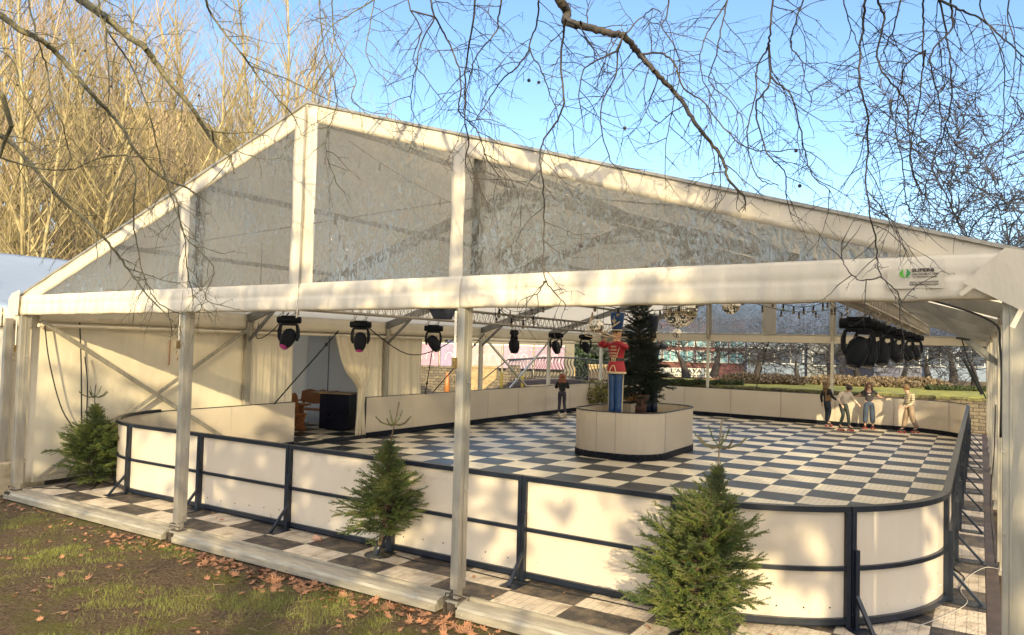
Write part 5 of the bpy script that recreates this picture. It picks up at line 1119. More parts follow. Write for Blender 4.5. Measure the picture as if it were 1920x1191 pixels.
for pa_, pb_, lb, sd_ in ((1150, 1395, 'low clipped hedge on the terrace left of the golden shrubs', 3), (1740, 1905, 'low clipped hedge on the terrace at the right end of the grass', 4)):
    for_a = Vector(LP(pa_, 35.8)); for_b = Vector(LP(pb_, 35.8)); n_h = 9000; rr_ = np.random.RandomState(sd_)
    t = empty('hedge', ((for_a.x+for_b.x)/2, (for_a.y+for_b.y)/2, 1.18), lb, 'hedge', 'low hedges on the terrace'); U = rr_.rand(n_h, 3)
    P = np.array([for_a.x, for_a.y, 1.18])+U[:, :1]*np.array([[for_b.x-for_a.x, for_b.y-for_a.y, 0]])+np.stack([-.3*(U[:, 1]-.5), .7*(U[:, 1]-.5), U[:, 2]*.22+.03*np.sin(U[:, 0]*40)], 1)
    a_ = rr_.normal(size=(n_h, 3)); a_ /= np.linalg.norm(a_, axis=1, keepdims=True); b_ = np.cross(a_, rr_.normal(size=(n_h, 3))); b_ /= np.linalg.norm(b_, axis=1, keepdims=True)
    raw('foliage', np.stack([P-a_*.05, P+b_*.03, P+a_*.05, P-b_*.03], 1).reshape(-1, 3), np.arange(n_h*4).reshape(-1, 4), 4, HEDGE, t)
for k, (px, d, rr, lb) in enumerate(((1400, 38, 1.1, 'golden brown shrub under the leaning dark tree'), (1460, 38, 1.3, 'golden brown shrub in the middle of the rear opening'), (1575, 38, 1.5, 'golden brown shrub behind the two left skaters'), (1655, 38, 1.5, 'golden brown shrub between the dark tee and striped skaters'), (1722, 38.5, 1.1, 'golden brown shrub under the low forked tree'))):
    x, y = LP(px, d); shrub('shrub', (x, y, 1.12), rr*1.2, .6, .30, 3600, GOLDL, lb, 'shrub', 20+k, .07, 'golden brown shrubs on the terrace')
# restaurant with its sign
GLS = mat('teal_glass', (.10, .25, .30), .12, noise=.5, nscale=.8, col2=(.30, .48, .50), stretch=(2.5, 2.5, .3)); WHT = mat('white_paint', (.42, .43, .42), .6); SIGNW = mat('sign_board', (.62, .64, .56), .5)
def facade(name, label, cat, pa, pb, z0, z1, depth, wallm, bands, par_extra=None, win=True):
    pa = Vector((*pa, 0)); pb = Vector((*pb, 0)); d = (pb-pa); L = d.length; u = d.normalized(); n = Vector((u.y, -u.x, 0)); mid = pa.lerp(pb, .5)-n*depth/2; rz = atan2(u.y, u.x)
    t = empty(name, (mid.x, mid.y, z0), label, cat)
    MB().box((mid.x, mid.y, (z0+z1)/2), (L, depth, z1-z0), rz=rz).build('wall', wallm, t)
    for (za, zb_, m_, nmul) in bands:
        c = max(1, int(L/nmul)); w_ = L/c
        for i in range(c):
            q = pa+u*(w_*(i+.5))+n*.04
            f = MB().box((q.x, q.y, (za+zb_)/2), (w_*.86, .06, zb_-za), rz=rz).build('window', m_, t)
            fr = MB()
            for k in (-.43, 0, .43): s_ = q+u*w_*k+n*.05; fr.box((s_.x, s_.y, (za+zb_)/2), (.09, .08, zb_-za+.04), rz=rz)
            for zz in (za, zb_): s_ = q+n*.05; fr.box((s_.x, s_.y, zz), (w_*.92, .1, .09), rz=rz)
            fr.build('frame', WHT, f)
    MB().box((mid.x, mid.y, z1+.1), (L+.4, depth+.4, .22), rz=rz).build('roof', mat('flat_roof', (.16, .16, .17), .8), t)
    return t, u, n, rz
A = LP(1180, 66); B = LP(1398, 66)
rs, u_, n_2, rzb = facade('restaurant_building', 'red brick building with bands of teal glass and a pale restaurant sign', 'building', A, B, -.2, 5.6, 10, BRICK, [(1.75, 2.7, GLS, 1.3), (3.1, 4.3, GLS, 1.3)])
SA = Vector((*LP(1215, 63.5), 0)); SB = Vector((*LP(1337, 63.5), 0)); sm = SA.lerp(SB, .5)
sb = empty('restaurant_sign', (sm.x, sm.y, .9), 'long pale sign board reading LAMAYA in dark capitals', 'sign'); L_s = (SB-SA).length; us = (SB-SA).normalized(); ns = Vector((us.y, -us.x, 0)); rzs = atan2(us.y, us.x)
MB().box((sm.x, sm.y, .88), (L_s, .12, .74), rz=rzs).build('board', SIGNW, sb)
for k in (-.35, .35): q = sm+us*L_s*k-ns*.2; MB().box((q.x, q.y, .3), (.12, .12, 1.4)).build('post', NAVY, sb)
def wallface(p, u, n): return Matrix(((u.x, 0, n.x, p.x), (u.y, 0, n.y, p.y), (0, 1, 0, p.z), (0, 0, 0, 1)))
q = Vector((*LP(1259, 63.4), .86)); text('lettering', "L'AMAYA", .48, wallface(q+ns*.07, us, ns), INK, sb, bold=.014, sx=1.35)
q = Vector((*LP(1248, 63.4), .58)); text('lettering', 'FRANCES KITCHEN & BAR', .24, wallface(q+ns*.07, us, ns), INK, sb, bold=.006, sx=1.15)
PALE = mat('pale_render', (.16, .20, .26), .8, noise=.2, nscale=.6); PALE2 = mat('pale_render2', (.11, .115, .15), .8, noise=.25, nscale=.6); SLATE = mat('slate_window', (.06, .08, .12), .2, noise=.4, nscale=2)
facade('pale_building', 'pale blue-grey building behind the leaning dark tree', 'building', LP(1402, 78), LP(1510, 78), -.2, 4.6, 10, PALE, [(1.6, 3.2, SLATE, 2.8)])
facade('row_building', 'long low whitish building behind the small low tree', 'building', LP(1515, 84), LP(1640, 84), -.2, 4.2, 8, mat('whitish', (.18, .20, .22), .8, noise=.2, nscale=.6), [(1.4, 2.8, SLATE, 4.0)])
facade('grey_building', 'grey building seen between the trunks behind the skaters', 'building', LP(1640, 76), LP(1730, 76), -.2, 4.4, 10, PALE2, [(1.6, 3.0, SLATE, 3.0)])
facade('white_building', 'pale building at the right end of the rear opening', 'building', LP(1735, 90), LP(1850, 90), -.2, 4.6, 10, PALE, [(1.6, 3.4, SLATE, 3.5)])
# wooded hillside far behind; blue haze of distance painted into its colours
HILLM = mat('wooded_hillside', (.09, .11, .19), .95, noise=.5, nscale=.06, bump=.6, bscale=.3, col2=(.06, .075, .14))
hm = MB()
def hfn(u, v):
    b = YAW+radians(-30+75*u); dd = 200+150*v; z = -1+(28+6*sin(u*9)+3*sin(u*23))*v**.8
    return (CAM[0]+dd*sin(b), CAM[1]+dd*cos(b), z)
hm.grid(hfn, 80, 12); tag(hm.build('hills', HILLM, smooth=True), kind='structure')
hs = []
r = random.Random(5)
for k in range(9000):
    u, v = r.random(), r.random()**.7; x, y, z = hfn(u, v); hgt = r.uniform(2.5, 5.5); hs.append((x, y, z-.5, x+r.uniform(-.5, .5), y, z+hgt*.5, .25, .8)); hs.append((x, y, z+hgt*.4, x+r.uniform(-.8, .8), y+r.uniform(-.8, .8), z+hgt, 1.1, .15))
tag(segs_obj('hillside_woods', hs, mat('hill_trees', (.12, .13, .20), .95, noise=.5, nscale=.15, col2=(.065, .075, .13)), None, 5, False), 'distant bluish wooded hillside behind the rear windows', 'wood', kind='stuff')  # bluish distance haze painted into the tree colour as well
# tan building behind the left trees
f1, *_ = facade('tan_building', 'tall plain tan building half hidden by the bare trees at left', 'building', LP(95, 70), LP(335, 70), -.2, 24, 12, mat('tan_render', (.55, .40, .20), .9, noise=.25, nscale=.4), [(6, 8, mat('tan_window', (.2, .15, .1), .4), 3.2), (11, 13, mat('tan_window', (.2, .15, .1), .4), 3.2), (16, 18, mat('tan_window', (.2, .15, .1), .4), 3.2)])
facade('red_brick_house', 'low reddish house glimpsed through the trunks at the far left', 'building', LP(-60, 60), LP(90, 60), -.2, 9, 8, BRICK, [(2, 3.4, SLATE, 3.0), (5, 6.4, SLATE, 3.0)])
# low undergrowth mass behind the neighbouring marquee
shrub('undergrowth', (*LP(150, 42), -.2), 16, 3, 3.4, 26000, mat('olive_brush', (.24, .17, .06), .85, noise=.5, nscale=1.2, col2=(.10, .08, .03)), 'tangled olive undergrowth below the bare trees at left', 'undergrowth', 77, .20)
# stone walls, bridge, hoardings on the left of the rink
def wall_seg(name, pa, pb, z0, z1, th, m, label, coping=None):
    t = empty(name, (pa[0], pa[1], z0), label, 'stone wall', 'stone walls left of the rink'); u = Vector((pb[0]-pa[0], pb[1]-pa[1], 0)); mid = Vector((pa[0], pa[1], 0))+u/2
    MB().box((mid.x, mid.y, (z0+z1)/2), (u.length, th, z1-z0), rz=atan2(u.y, u.x)).build('wall', m, t)
    MB().box((mid.x, mid.y, z1+.05), (u.length+.05, th+.1, .1), rz=atan2(u.y, u.x)).build('coping', coping or m, t); return t
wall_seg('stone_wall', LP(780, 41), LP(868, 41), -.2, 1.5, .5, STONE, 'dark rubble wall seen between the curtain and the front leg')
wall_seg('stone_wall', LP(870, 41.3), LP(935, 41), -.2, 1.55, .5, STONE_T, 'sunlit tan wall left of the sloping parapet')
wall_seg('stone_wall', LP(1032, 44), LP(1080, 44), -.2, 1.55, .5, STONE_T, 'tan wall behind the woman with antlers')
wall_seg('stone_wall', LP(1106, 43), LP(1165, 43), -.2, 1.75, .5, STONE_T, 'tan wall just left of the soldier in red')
st = empty('stone_steps', (*LP(945, 38.5), -.2), 'dark sloping rubble parapet with a handrail left of the bridge railing', 'steps'); sx_, sy_ = LP(905, 38.5)
MB().prism([(0, 0), (2.0, 0), (2.0, 2.0), (1.5, 2.0), (.1, .6)], -.25, .25, Matrix(((.84, 0, .54, sx_), (.54, 0, -.84, sy_), (0, 1, 0, -.2), (0, 0, 0, 1)))).build('parapet', STONE, st)
for k in range(7): MB().box((sx_+.5+.2*k, sy_+1.2+.13*k, -.1+.2*k), (.34, 1.2, .2), rz=.56).build('step', STONE_T, st)
MB().tube([(sx_+.1, sy_-.3, .9), (sx_+1.3, sy_+.5, 2.1), (sx_+1.9, sy_+.9, 2.15)], .03, 6).build('handrail', NAVY, st)
rl_ = empty('footbridge', (-4, 26.2, .9), 'small arched footbridge with wavy black iron railing left of the rink', 'footbridge'); PA = Vector((-5.7, 25.2, 0)); PB = Vector((-.9, 28.4, 0))
def arch(t): return 1.02+.22*sin(pi*min(1, t*1.05))
dk = MB(); n = 16; uu = (PB-PA); nn = Vector((uu.y, -uu.x, 0)).normalized()
for k in range(n): a = PA+uu*k/n; b = PA+uu*(k+1)/n; dk.beam((*a.xy, arch(k/n)-.18), (*b.xy, arch((k+1)/n)-.18), 1.5, .22)
dk.build('deck', mat('bridge_deck', (.07, .055, .06), .8, noise=.4, nscale=3), rl_)
MB().beam((*(PA-nn*.2).xy, .25), (*(PB-nn*.2).xy, .25), .3, 1.0).build('abutment', STONE, rl_)
for off, nm_ in ((.75, 'front'), (-.75, 'rear')):
    g = MB(); zr = lambda t: arch(t)+1.02
    g.tube([(*(PA+uu*k/20+nn*off).xy, zr(k/20)) for k in range(21)], .035, 6); g.tube([(*(PA+uu*k/20+nn*off).xy, arch(k/20)+.05) for k in range(21)], .022, 6)
    for k in range(34):
        t_ = (k+.5)/34; c = PA+uu*t_+nn*off; z0 = arch(t_)+.05; z1 = zr(t_); un = uu.normalized()
        g.tube([(*(c+nn*(.10*sin(2*pi*s)*(1 if off > 0 else -1))+un*.09*sin(2*pi*s)).xy, z0+(z1-z0)*s) for s in (0, .17, .33, .5, .67, .83, 1)], .019, 4, False)
    g.build('railing', NAVY, rl_)
PINK = [(.26, .16, .22), (.21, .17, .27), (.28, .22, .22), (.24, .18, .24)]
ha = Vector((-13.2, 26.4, 0)); hb_ = Vector((-5.6, 31.2, 0))
for k in range(5):
    a = ha.lerp(hb_, k/5); b = ha.lerp(hb_, (k+.96)/5); t = empty('hoarding', (a.x, a.y, .8), ['pink printed hoarding at the left, partly behind the small light', 'pink and lilac hoarding behind the second tent leg', 'pink hoarding with pale arch shapes, third along', 'lilac hoarding behind the slim stage light', 'pale hoarding at the right end beside the tent post'][k], 'hoarding', 'pink printed hoardings behind the wall')
    c = PINK[k % 4]; MB().beam((a.x, a.y, 2.15), (b.x, b.y, 2.15), .04, 1.3).build('banner', mat('banner_%d' % (k % 4), c, .6, noise=.3, nscale=1.6, col2=tuple(min(1, q*1.35) for q in c)), t)
    fr = MB().beam((a.x, a.y, 2.83), (b.x, b.y, 2.83), .06, .05).beam((a.x, a.y, .8), (a.x, a.y, 2.85), .06, .06).beam((b.x, b.y, .8), (b.x, b.y, 2.85), .06, .06); fr.build('frame', CHROME, t)
    ar = MB(); um = (b-a).normalized(); nf = Vector((um.y, -um.x, 0))
    for j in range(2):
        c0 = a.lerp(b, .3+.4*j)+nf*.03; ar.tube([(*(c0+um*.22*cos(pi*s/8)).xy, 1.9+.42*sin(pi*s/8)) for s in range(9)], .02, 5)
    for j in range(6): c0 = a.lerp(b, (j+.5)/6)+nf*.03; ar.ball((c0.x, c0.y, 2.6-.06*sin(pi*(j+.5)/6)*2), .03, 4)
    ar.build('print', mat('banner_print', (.75, .62, .62), .6), t)
cb_ = empty('white_cabin', (-9.5, 31, -.2), 'plain white cabin above the pink hoardings', 'cabin')
MB().box((-9.0, 31.5, 1.9), (6.5, 3, 4.0), rz=.56).build('wall', mat('cabin_white', (.14, .125, .10), .7), cb_); MB().box((-9.0, 31.5, 3.95), (6.8, 3.2, .12), rz=.56).build('roof', WHT, cb_)
tf = empty('timber_fascia', (-14.5, 28, 2.9), 'yellowish building front with a row of arched lights above the hoardings', 'building'); MB().box((-15.5, 28.0, 2.2), (6, 2, 4.6), rz=.56).build('wall', STONE, tf)
ff = MB()
for k in range(8): c = Vector((-17.2, 25.6, 0)).lerp(Vector((-12.6, 28.6, 0)), k/7); ff.lathe([(.05, 3.0), (.17, 3.1), (.2, 3.35)], (c.x, c.y, .0), 10)
ff.beam((-17.6, 25.5, 3.45), (-12.2, 28.9, 3.45), .3, .18).build('fascia', mat('fascia_yellow', (.60, .42, .12), .6), tf)
for k, (x, y, s) in enumerate(((-1.68, 18.31, 1.72), (-.98, 18.75, 1.62))):
    b_ = empty('bollard', (x, y, -.15), ('left' if k == 0 else 'right')+' one of the two yellow posts behind the barrier', 'bollard', 'yellow posts behind the barrier')
    MB().tube([(x, y, -.15), (x, y, s-.02), (x, y, s)], [.055, .055, .04], 12).build('post', mat('yellow_post', (.55, .42, .06), .5, noise=.2, nscale=6), b_, smooth=True); MB().tube([(x, y, -.15), (x, y, -.1)], .09, 12).build('base', BLACK, b_)
conifer('small_fir', (-1.9, 12.6, .3), 1.75, .75, 'small outdoor fir seen right of the front leg, behind the barrier', 'fir tree', 31, fol=FIR_D, nb=60, nlen=.03, step=.006, width=.005, group='small firs behind the barrier', bare=.32)
conifer('small_fir', (-2.3, 12.0, .3), 1.15, .7, 'lower outdoor fir seen left of the front leg, beside the dark wall', 'fir tree', 32, fol=FIR_D, nb=50, nlen=.03, step=.006, width=.005, group='small firs behind the barrier')
tag(MB().tube([(-9.6, 25.3, .1), (-9.6, 25.3, 1.3)], [.18, .07], 8).build('timber_stump', WOOD, None, smooth=True), 'short orange timber post in front of the dark rubble wall', 'post')
for k, (px, d, rx, h) in enumerate(((985, 58, 5, 4.2), (1040, 52, 4.5, 3.6), (1105, 56, 5, 4.0), (1160, 60, 5, 4.2))):
    shrub('evergreen_tree', (*LP(px, d), -.2), rx*.55, 2.4, h*.58, 9000, EVG, ['dark evergreen above the footbridge railing', 'dark evergreen between the two thin tent posts', 'dark evergreen left of the soldier', 'dark evergreen mostly behind the soldier'][k], 'tree', 40+k, .16, 'evergreens beyond the footbridge')
shrub('ivy_bush', (*LP(1120, 34), -.15), 1.2, .8, .75, 2500, mat('yellow_ivy', (.22, .20, .05), .8, noise=.5, nscale=5), 'yellowish bush behind the barrier left of the soldier legs', 'shrub', 55, .07)
# big evergreens behind the photographer (they throw the dappled shade)
SD = Vector((sv.x, sv.y, 0)).normalized(); SP = Vector((SD.y, -SD.x, 0)); C0 = Vector((6, 3, 0))
EV2 = mat('holm_leaves', (.04, .055, .02), .7)
def shade_tree(k, along, across, z0, h, rx, n, leaf):
    c = C0+SD*along+SP*across; t = empty('evergreen_tree', (c.x, c.y, -.2), 'broad evergreen tree standing behind the viewpoint, number %d in its row' % (k+1) if False else 'broad evergreen tree behind the viewpoint', 'tree', 'evergreens behind the viewpoint')
    MB().tube([(c.x, c.y, -.3), (c.x+.2, c.y, z0*.6), (c.x, c.y+.2, z0+h*.5)], [.35, .28, .12], 10).build('trunk', BARK_G, t, smooth=True)
    rr = np.random.RandomState(500+k); cl = rr.normal(size=(26, 3)); cl /= np.linalg.norm(cl, axis=1, keepdims=True); cl *= (rr.rand(26, 1)**.5)*np.array([[rx, rx, h/2]])*.85; cl += np.array([[c.x, c.y, z0+h/2]])
    P = cl[rr.randint(0, 26, n)]+rr.normal(size=(n, 3))*np.array([[.55, .55, .5]])
    a = rr.normal(size=(n, 3)); a /= np.linalg.norm(a, axis=1, keepdims=True); b = np.cross(a, rr.normal(size=(n, 3))); b /= np.linalg.norm(b, axis=1, keepdims=True); s = leaf*(.6+.8*rr.rand(n, 1))
    raw('crown', np.stack([P-a*s, P+b*s*.6, P+a*s, P-b*s*.6], 1).reshape(-1, 3), np.arange(n*4).reshape(-1, 4), 4, EV2, t)
BRANCHES = [
('L', [(5.621,-2.608,6.903,0.0556),(5.932,-2.592,6.609,0.0477),(6.277,-2.535,6.386,0.0426),(6.187,-2.425,6.406,0.0397),(6.471,-2.354,6.181,0.0359),(6.828,-2.354,5.974,0.0321),(6.803,-2.209,5.869,0.0298),(7.004,-2.118,5.602,0.0269),(7.38,-2.143,5.302,0.0237),(7.401,-2.002,5.141,0.0215),(7.481,-1.913,4.961,0.0192),(7.855,-1.964,4.733,0.0164)]),
('L', [(5.537,-3.412,6.315,0.0404),(5.485,-3.183,6.284,0.0359),(5.814,-3.128,6.078,0.0318),(5.927,-2.964,5.994,0.0291),(5.861,-2.739,5.92,0.0272),(6.179,-2.679,5.622,0.0242),(6.276,-2.55,5.439,0.022),(6.19,-2.316,5.326,0.0203),(6.419,-2.274,5.106,0.0178),(6.537,-2.211,4.884,0.0157),(6.52,-1.901,4.68,0.014),(6.852,-1.781,4.537,0.0119)]),
('L', [(6.106,-3.586,4.907,0.0241),(6.261,-3.359,4.741,0.0207),(6.759,-3.347,4.416,0.0177),(6.919,-3.198,4.164,0.0158),(7.034,-3.048,3.997,0.0142),(7.439,-3.092,3.809,0.0121),(7.559,-2.994,3.643,0.0107),(7.581,-2.868,3.471,0.0094),(7.899,-2.937,3.305,0.0077),(8.114,-2.863,3.084,0.0064)]),
('L', [(8.012,-2.491,6.377,0.0137),(8.045,-2.469,6.165,0.0121),(7.929,-2.32,6.104,0.0114),(8.117,-2.301,5.892,0.0104),(8.361,-2.291,5.649,0.0094),(8.297,-2.109,5.578,0.0089),(8.391,-2.047,5.435,0.0083),(8.695,-2.067,5.181,0.0074),(8.695,-1.887,5.072,0.0069)]),
('L', [(6.934,-3.59,6.16,0.0098),(6.912,-3.553,5.976,0.0086),(7.171,-3.599,5.6,0.0076),(7.162,-3.543,5.473,0.007),(7.037,-3.418,5.315,0.0066),(7.186,-3.454,5.021,0.006),(7.386,-3.451,4.808,0.0054),(7.257,-3.307,4.576,0.005),(7.273,-3.277,4.475,0.0046)]),
('L', [(7.45,-3.197,6.103,0.0098),(7.609,-3.258,5.804,0.0086),(7.709,-3.205,5.603,0.008),(7.64,-2.982,5.44,0.0076),(7.815,-2.971,5.188,0.007),(7.99,-2.96,4.877,0.0065),(7.876,-2.774,4.521,0.0062),(7.974,-2.681,4.118,0.0058),(8.206,-2.712,3.793,0.0053),(8.11,-2.605,3.506,0.005),(8.035,-2.469,3.209,0.0047)]),
('L', [(7.502,-3.159,5.851,0.0085),(7.824,-3.303,5.431,0.0061),(8.001,-3.365,5.088,0.0047),(7.949,-3.338,4.938,0.0037)]),
('L', [(6.249,-3.634,5.667,0.0088),(6.285,-3.506,5.626,0.0076),(6.681,-3.542,5.409,0.0065),(6.831,-3.542,5.126,0.0057),(6.821,-3.385,4.915,0.0052),(7.05,-3.428,4.668,0.0045),(7.261,-3.523,4.47,0.0038)]),
('L', [(6.567,-3.58,4.51,0.01),(6.664,-3.435,4.465,0.0083),(7.143,-3.422,4.366,0.007),(7.25,-3.237,4.404,0.0062),(7.444,-3.097,4.522,0.0054),(7.84,-3.12,4.487,0.0045),(7.954,-2.877,4.489,0.0039)]),
('L', [(7.53,-2.887,4.586,0.0087),(7.803,-2.962,4.335,0.0073),(7.75,-2.94,3.989,0.0066),(7.657,-2.825,3.653,0.0061),(7.884,-2.86,3.336,0.0054),(8.101,-2.856,3.134,0.0048),(8.125,-2.622,3.046,0.0044),(8.393,-2.615,3.096,0.0039)]),
('L', [(7.852,-2.758,4.501,0.008),(8.176,-2.79,4.133,0.0063),(8.151,-2.674,3.801,0.0055),(8.479,-2.582,3.496,0.0046),(8.618,-2.754,3.184,0.0038),(8.75,-2.597,3.12,0.0032)]),
('L', [(7.676,-2.072,5.012,0.011),(7.894,-2.025,4.967,0.008),(8.069,-1.897,4.988,0.0062),(8.446,-2.034,4.867,0.0045)]),
('L', [(8.373,-2.168,5.545,0.0083),(8.63,-1.915,5.442,0.0064),(9.066,-1.89,5.218,0.0051),(9.418,-1.948,5.045,0.0039)]),
('L', [(9.486,-2.337,6.041,0.0069),(9.404,-2.254,5.946,0.0061),(9.557,-2.333,5.449,0.0054),(9.741,-2.383,5.145,0.0048),(9.673,-2.26,4.927,0.0045),(9.601,-2.295,4.688,0.0041),(9.762,-2.44,4.416,0.0036),(9.875,-2.407,4.153,0.0033)]),
('L', [(9.567,-2.253,6.058,0.0063),(9.518,-2.164,5.605,0.0054),(9.843,-2.215,5.182,0.0047),(9.859,-2.267,4.964,0.0042),(9.871,-2.067,4.895,0.0038),(10.188,-2.069,4.825,0.0033)]),
('L', [(9.838,-1.982,6.109,0.0064),(9.864,-2.023,5.937,0.0052),(9.954,-2.201,5.42,0.0044),(10.009,-2.179,5.251,0.0038),(10.052,-1.999,5.148,0.0034)]),
('L', [(9.82,-1.991,5.96,0.007),(9.669,-2.104,5.824,0.0056),(9.636,-2.327,5.623,0.0047),(9.667,-2.472,5.374,0.0039),(9.548,-2.446,5.215,0.0034)]),
('R', [(11.796,-2.133,5.621,0.0411),(11.807,-2.069,5.481,0.0371),(11.784,-1.903,5.465,0.0353),(11.838,-2.017,5.333,0.0322),(11.978,-2.071,5.246,0.0295),(11.989,-1.849,5.299,0.0285),(12.108,-1.831,5.252,0.0265),(12.28,-1.928,5.161,0.024),(12.276,-1.757,5.15,0.023),(12.313,-1.673,5.098,0.0216),(12.463,-1.816,4.92,0.0193),(12.506,-1.729,4.864,0.018),(12.552,-1.526,4.796,0.017),(12.7,-1.643,4.597,0.0151),(12.784,-1.63,4.445,0.0137),(12.826,-1.383,4.371,0.0128),(12.919,-1.459,4.213,0.0112),(12.972,-1.58,4.087,0.0097),(13.032,-1.334,4.001,0.0087)]),
('R', [(11.317,-2.481,5.545,0.0093),(11.413,-2.625,5.342,0.0078),(11.356,-2.581,5.133,0.0072),(11.238,-2.48,4.933,0.0067),(11.296,-2.555,4.657,0.006),(11.39,-2.67,4.43,0.0053),(11.341,-2.548,4.326,0.0049),(11.263,-2.489,4.213,0.0045),(11.413,-2.603,4.015,0.0039)]),
('R', [(11.969,-2.258,5.213,0.0096),(11.935,-2.213,5.237,0.0088),(11.864,-2.101,5.164,0.0084),(11.912,-2.213,4.93,0.0078),(12.004,-2.321,4.617,0.0071),(11.92,-2.234,4.513,0.0069),(11.797,-2.209,4.397,0.0066),(11.83,-2.351,4.205,0.0061),(11.913,-2.451,4.013,0.0056),(11.855,-2.314,3.797,0.0054),(11.831,-2.273,3.648,0.0051),(11.925,-2.434,3.394,0.0047),(11.966,-2.447,3.286,0.0043),(11.948,-2.254,3.199,0.0042),(12.057,-2.317,3.128,0.0038)]),
('R', [(11.971,-2.495,3.282,0.0054),(11.94,-2.511,3.207,0.0037),(11.779,-2.422,3.17,0.0028)]),
('R', [(10.982,-2.619,5.565,0.0088),(11.095,-2.74,5.367,0.0076),(11.162,-2.774,5.211,0.0069),(11.11,-2.588,5.164,0.0066),(11.229,-2.577,4.93,0.0061),(11.352,-2.688,4.679,0.0055),(11.281,-2.604,4.546,0.0052),(11.314,-2.454,4.469,0.0049),(11.467,-2.579,4.318,0.0043),(11.507,-2.571,4.191,0.004),(11.487,-2.365,4.095,0.0038)]),
('R', [(11.46,-2.341,5.571,0.0082),(11.529,-2.448,5.388,0.0068),(11.44,-2.351,5.317,0.0063),(11.38,-2.291,5.236,0.0057),(11.356,-2.464,5.035,0.005),(11.376,-2.589,4.848,0.0044),(11.261,-2.518,4.609,0.0039),(11.197,-2.442,4.591,0.0035)]),
('R', [(11.789,-2.342,5.493,0.0085),(11.786,-2.346,5.372,0.0071),(11.684,-2.197,5.267,0.0063),(11.645,-2.233,5.085,0.0055),(11.811,-2.343,4.861,0.0046),(11.81,-2.216,4.75,0.0041),(11.808,-2.063,4.608,0.0035)]),
('R', [(11.713,-2.345,5.009,0.0068),(11.653,-2.441,4.848,0.0055),(11.494,-2.373,4.818,0.0048),(11.359,-2.344,4.685,0.0042),(11.361,-2.483,4.524,0.0035)]),
('R', [(13.225,-1.344,5.579,0.0092),(13.264,-1.522,5.376,0.0077),(13.262,-1.579,5.105,0.0069),(13.204,-1.424,5.063,0.0065),(13.136,-1.438,4.942,0.0059),(13.177,-1.622,4.669,0.0052),(13.134,-1.674,4.388,0.0047),(13.112,-1.475,4.233,0.0043),(13.178,-1.487,4.086,0.0038),(13.306,-1.618,4.013,0.0033)]),
('R', [(13.198,-1.338,5.122,0.0087),(13.248,-1.506,4.829,0.0073),(13.246,-1.584,4.712,0.0066),(13.142,-1.481,4.646,0.0062),(13.157,-1.424,4.481,0.0057),(13.261,-1.592,4.232,0.005),(13.346,-1.473,4.134,0.0046),(13.333,-1.317,3.971,0.0043)]),
('R', [(12.914,-1.429,5.617,0.0076),(12.931,-1.506,5.458,0.0063),(12.944,-1.69,5.199,0.0053),(12.894,-1.644,5.0,0.0048),(12.807,-1.533,4.855,0.0043),(12.969,-1.599,4.681,0.0036),(13.089,-1.636,4.512,0.0031)]),
('R', [(12.895,-1.438,5.453,0.007),(12.844,-1.533,5.304,0.0055),(12.828,-1.752,5.066,0.0045),(12.819,-1.748,4.833,0.0038),(12.87,-1.519,4.656,0.0032)]),
('R', [(12.318,-2.014,5.122,0.0079),(12.219,-1.891,5.052,0.0068),(12.214,-1.902,4.887,0.006),(12.204,-2.104,4.626,0.0051),(12.208,-2.121,4.425,0.0045),(12.192,-1.918,4.238,0.004),(12.303,-1.97,4.136,0.0034)]),
('R', [(12.276,-2.046,5.0,0.0074),(12.085,-2.005,4.969,0.006),(11.979,-1.971,4.946,0.0051),(12.012,-2.112,4.694,0.0042),(12.071,-2.161,4.512,0.0034)]),
('R', [(12.375,-1.822,5.035,0.0087),(12.449,-1.59,5.114,0.0077),(12.6,-1.704,4.965,0.0068),(12.678,-1.741,4.76,0.006),(12.747,-1.479,4.726,0.0057),(12.859,-1.544,4.57,0.005),(13.065,-1.566,4.339,0.0044),(13.184,-1.266,4.336,0.0041),(13.423,-1.318,4.316,0.0035),(13.535,-1.329,4.254,0.0031)]),
('R', [(12.29,-1.912,5.181,0.0064),(12.318,-1.709,5.367,0.005),(12.455,-1.784,5.383,0.004),(12.562,-1.898,5.282,0.0031)]),
('R', [(13.931,-2.028,5.12,0.0086),(13.937,-2.074,4.999,0.0077),(13.91,-1.887,4.899,0.0074),(13.891,-1.899,4.775,0.0069),(13.917,-2.091,4.472,0.0062),(13.95,-2.011,4.315,0.0059),(13.936,-1.83,4.124,0.0057),(13.939,-1.949,3.953,0.0052),(13.977,-2.083,3.682,0.0047),(13.99,-1.895,3.545,0.0046),(13.988,-1.816,3.447,0.0043),(14.038,-2.004,3.298,0.0038),(14.111,-1.941,3.217,0.0036),(14.121,-1.738,3.158,0.0034)]),
('R', [(14.03,-1.925,3.308,0.0047),(13.927,-2.032,3.285,0.0038),(13.839,-1.939,3.362,0.0034),(13.8,-1.932,3.449,0.0029),(13.831,-2.149,3.503,0.0023)]),
('R', [(13.983,-1.905,5.16,0.0083),(13.989,-1.919,5.051,0.0072),(14.01,-1.707,5.01,0.0068),(13.982,-1.804,4.733,0.0062),(14.06,-1.971,4.519,0.0054),(14.106,-1.792,4.496,0.0051),(14.142,-1.698,4.416,0.0048),(14.172,-1.905,4.188,0.0042),(14.194,-1.907,3.955,0.0038),(14.247,-1.668,3.831,0.0035),(14.325,-1.777,3.706,0.0031)]),
('R', [(14.379,-1.569,5.21,0.0084),(14.37,-1.382,5.185,0.0073),(14.38,-1.377,4.995,0.0064),(14.273,-1.622,4.766,0.0055),(14.287,-1.652,4.606,0.0048),(14.311,-1.427,4.486,0.0044),(14.323,-1.485,4.282,0.0038),(14.252,-1.708,3.901,0.0031)]),
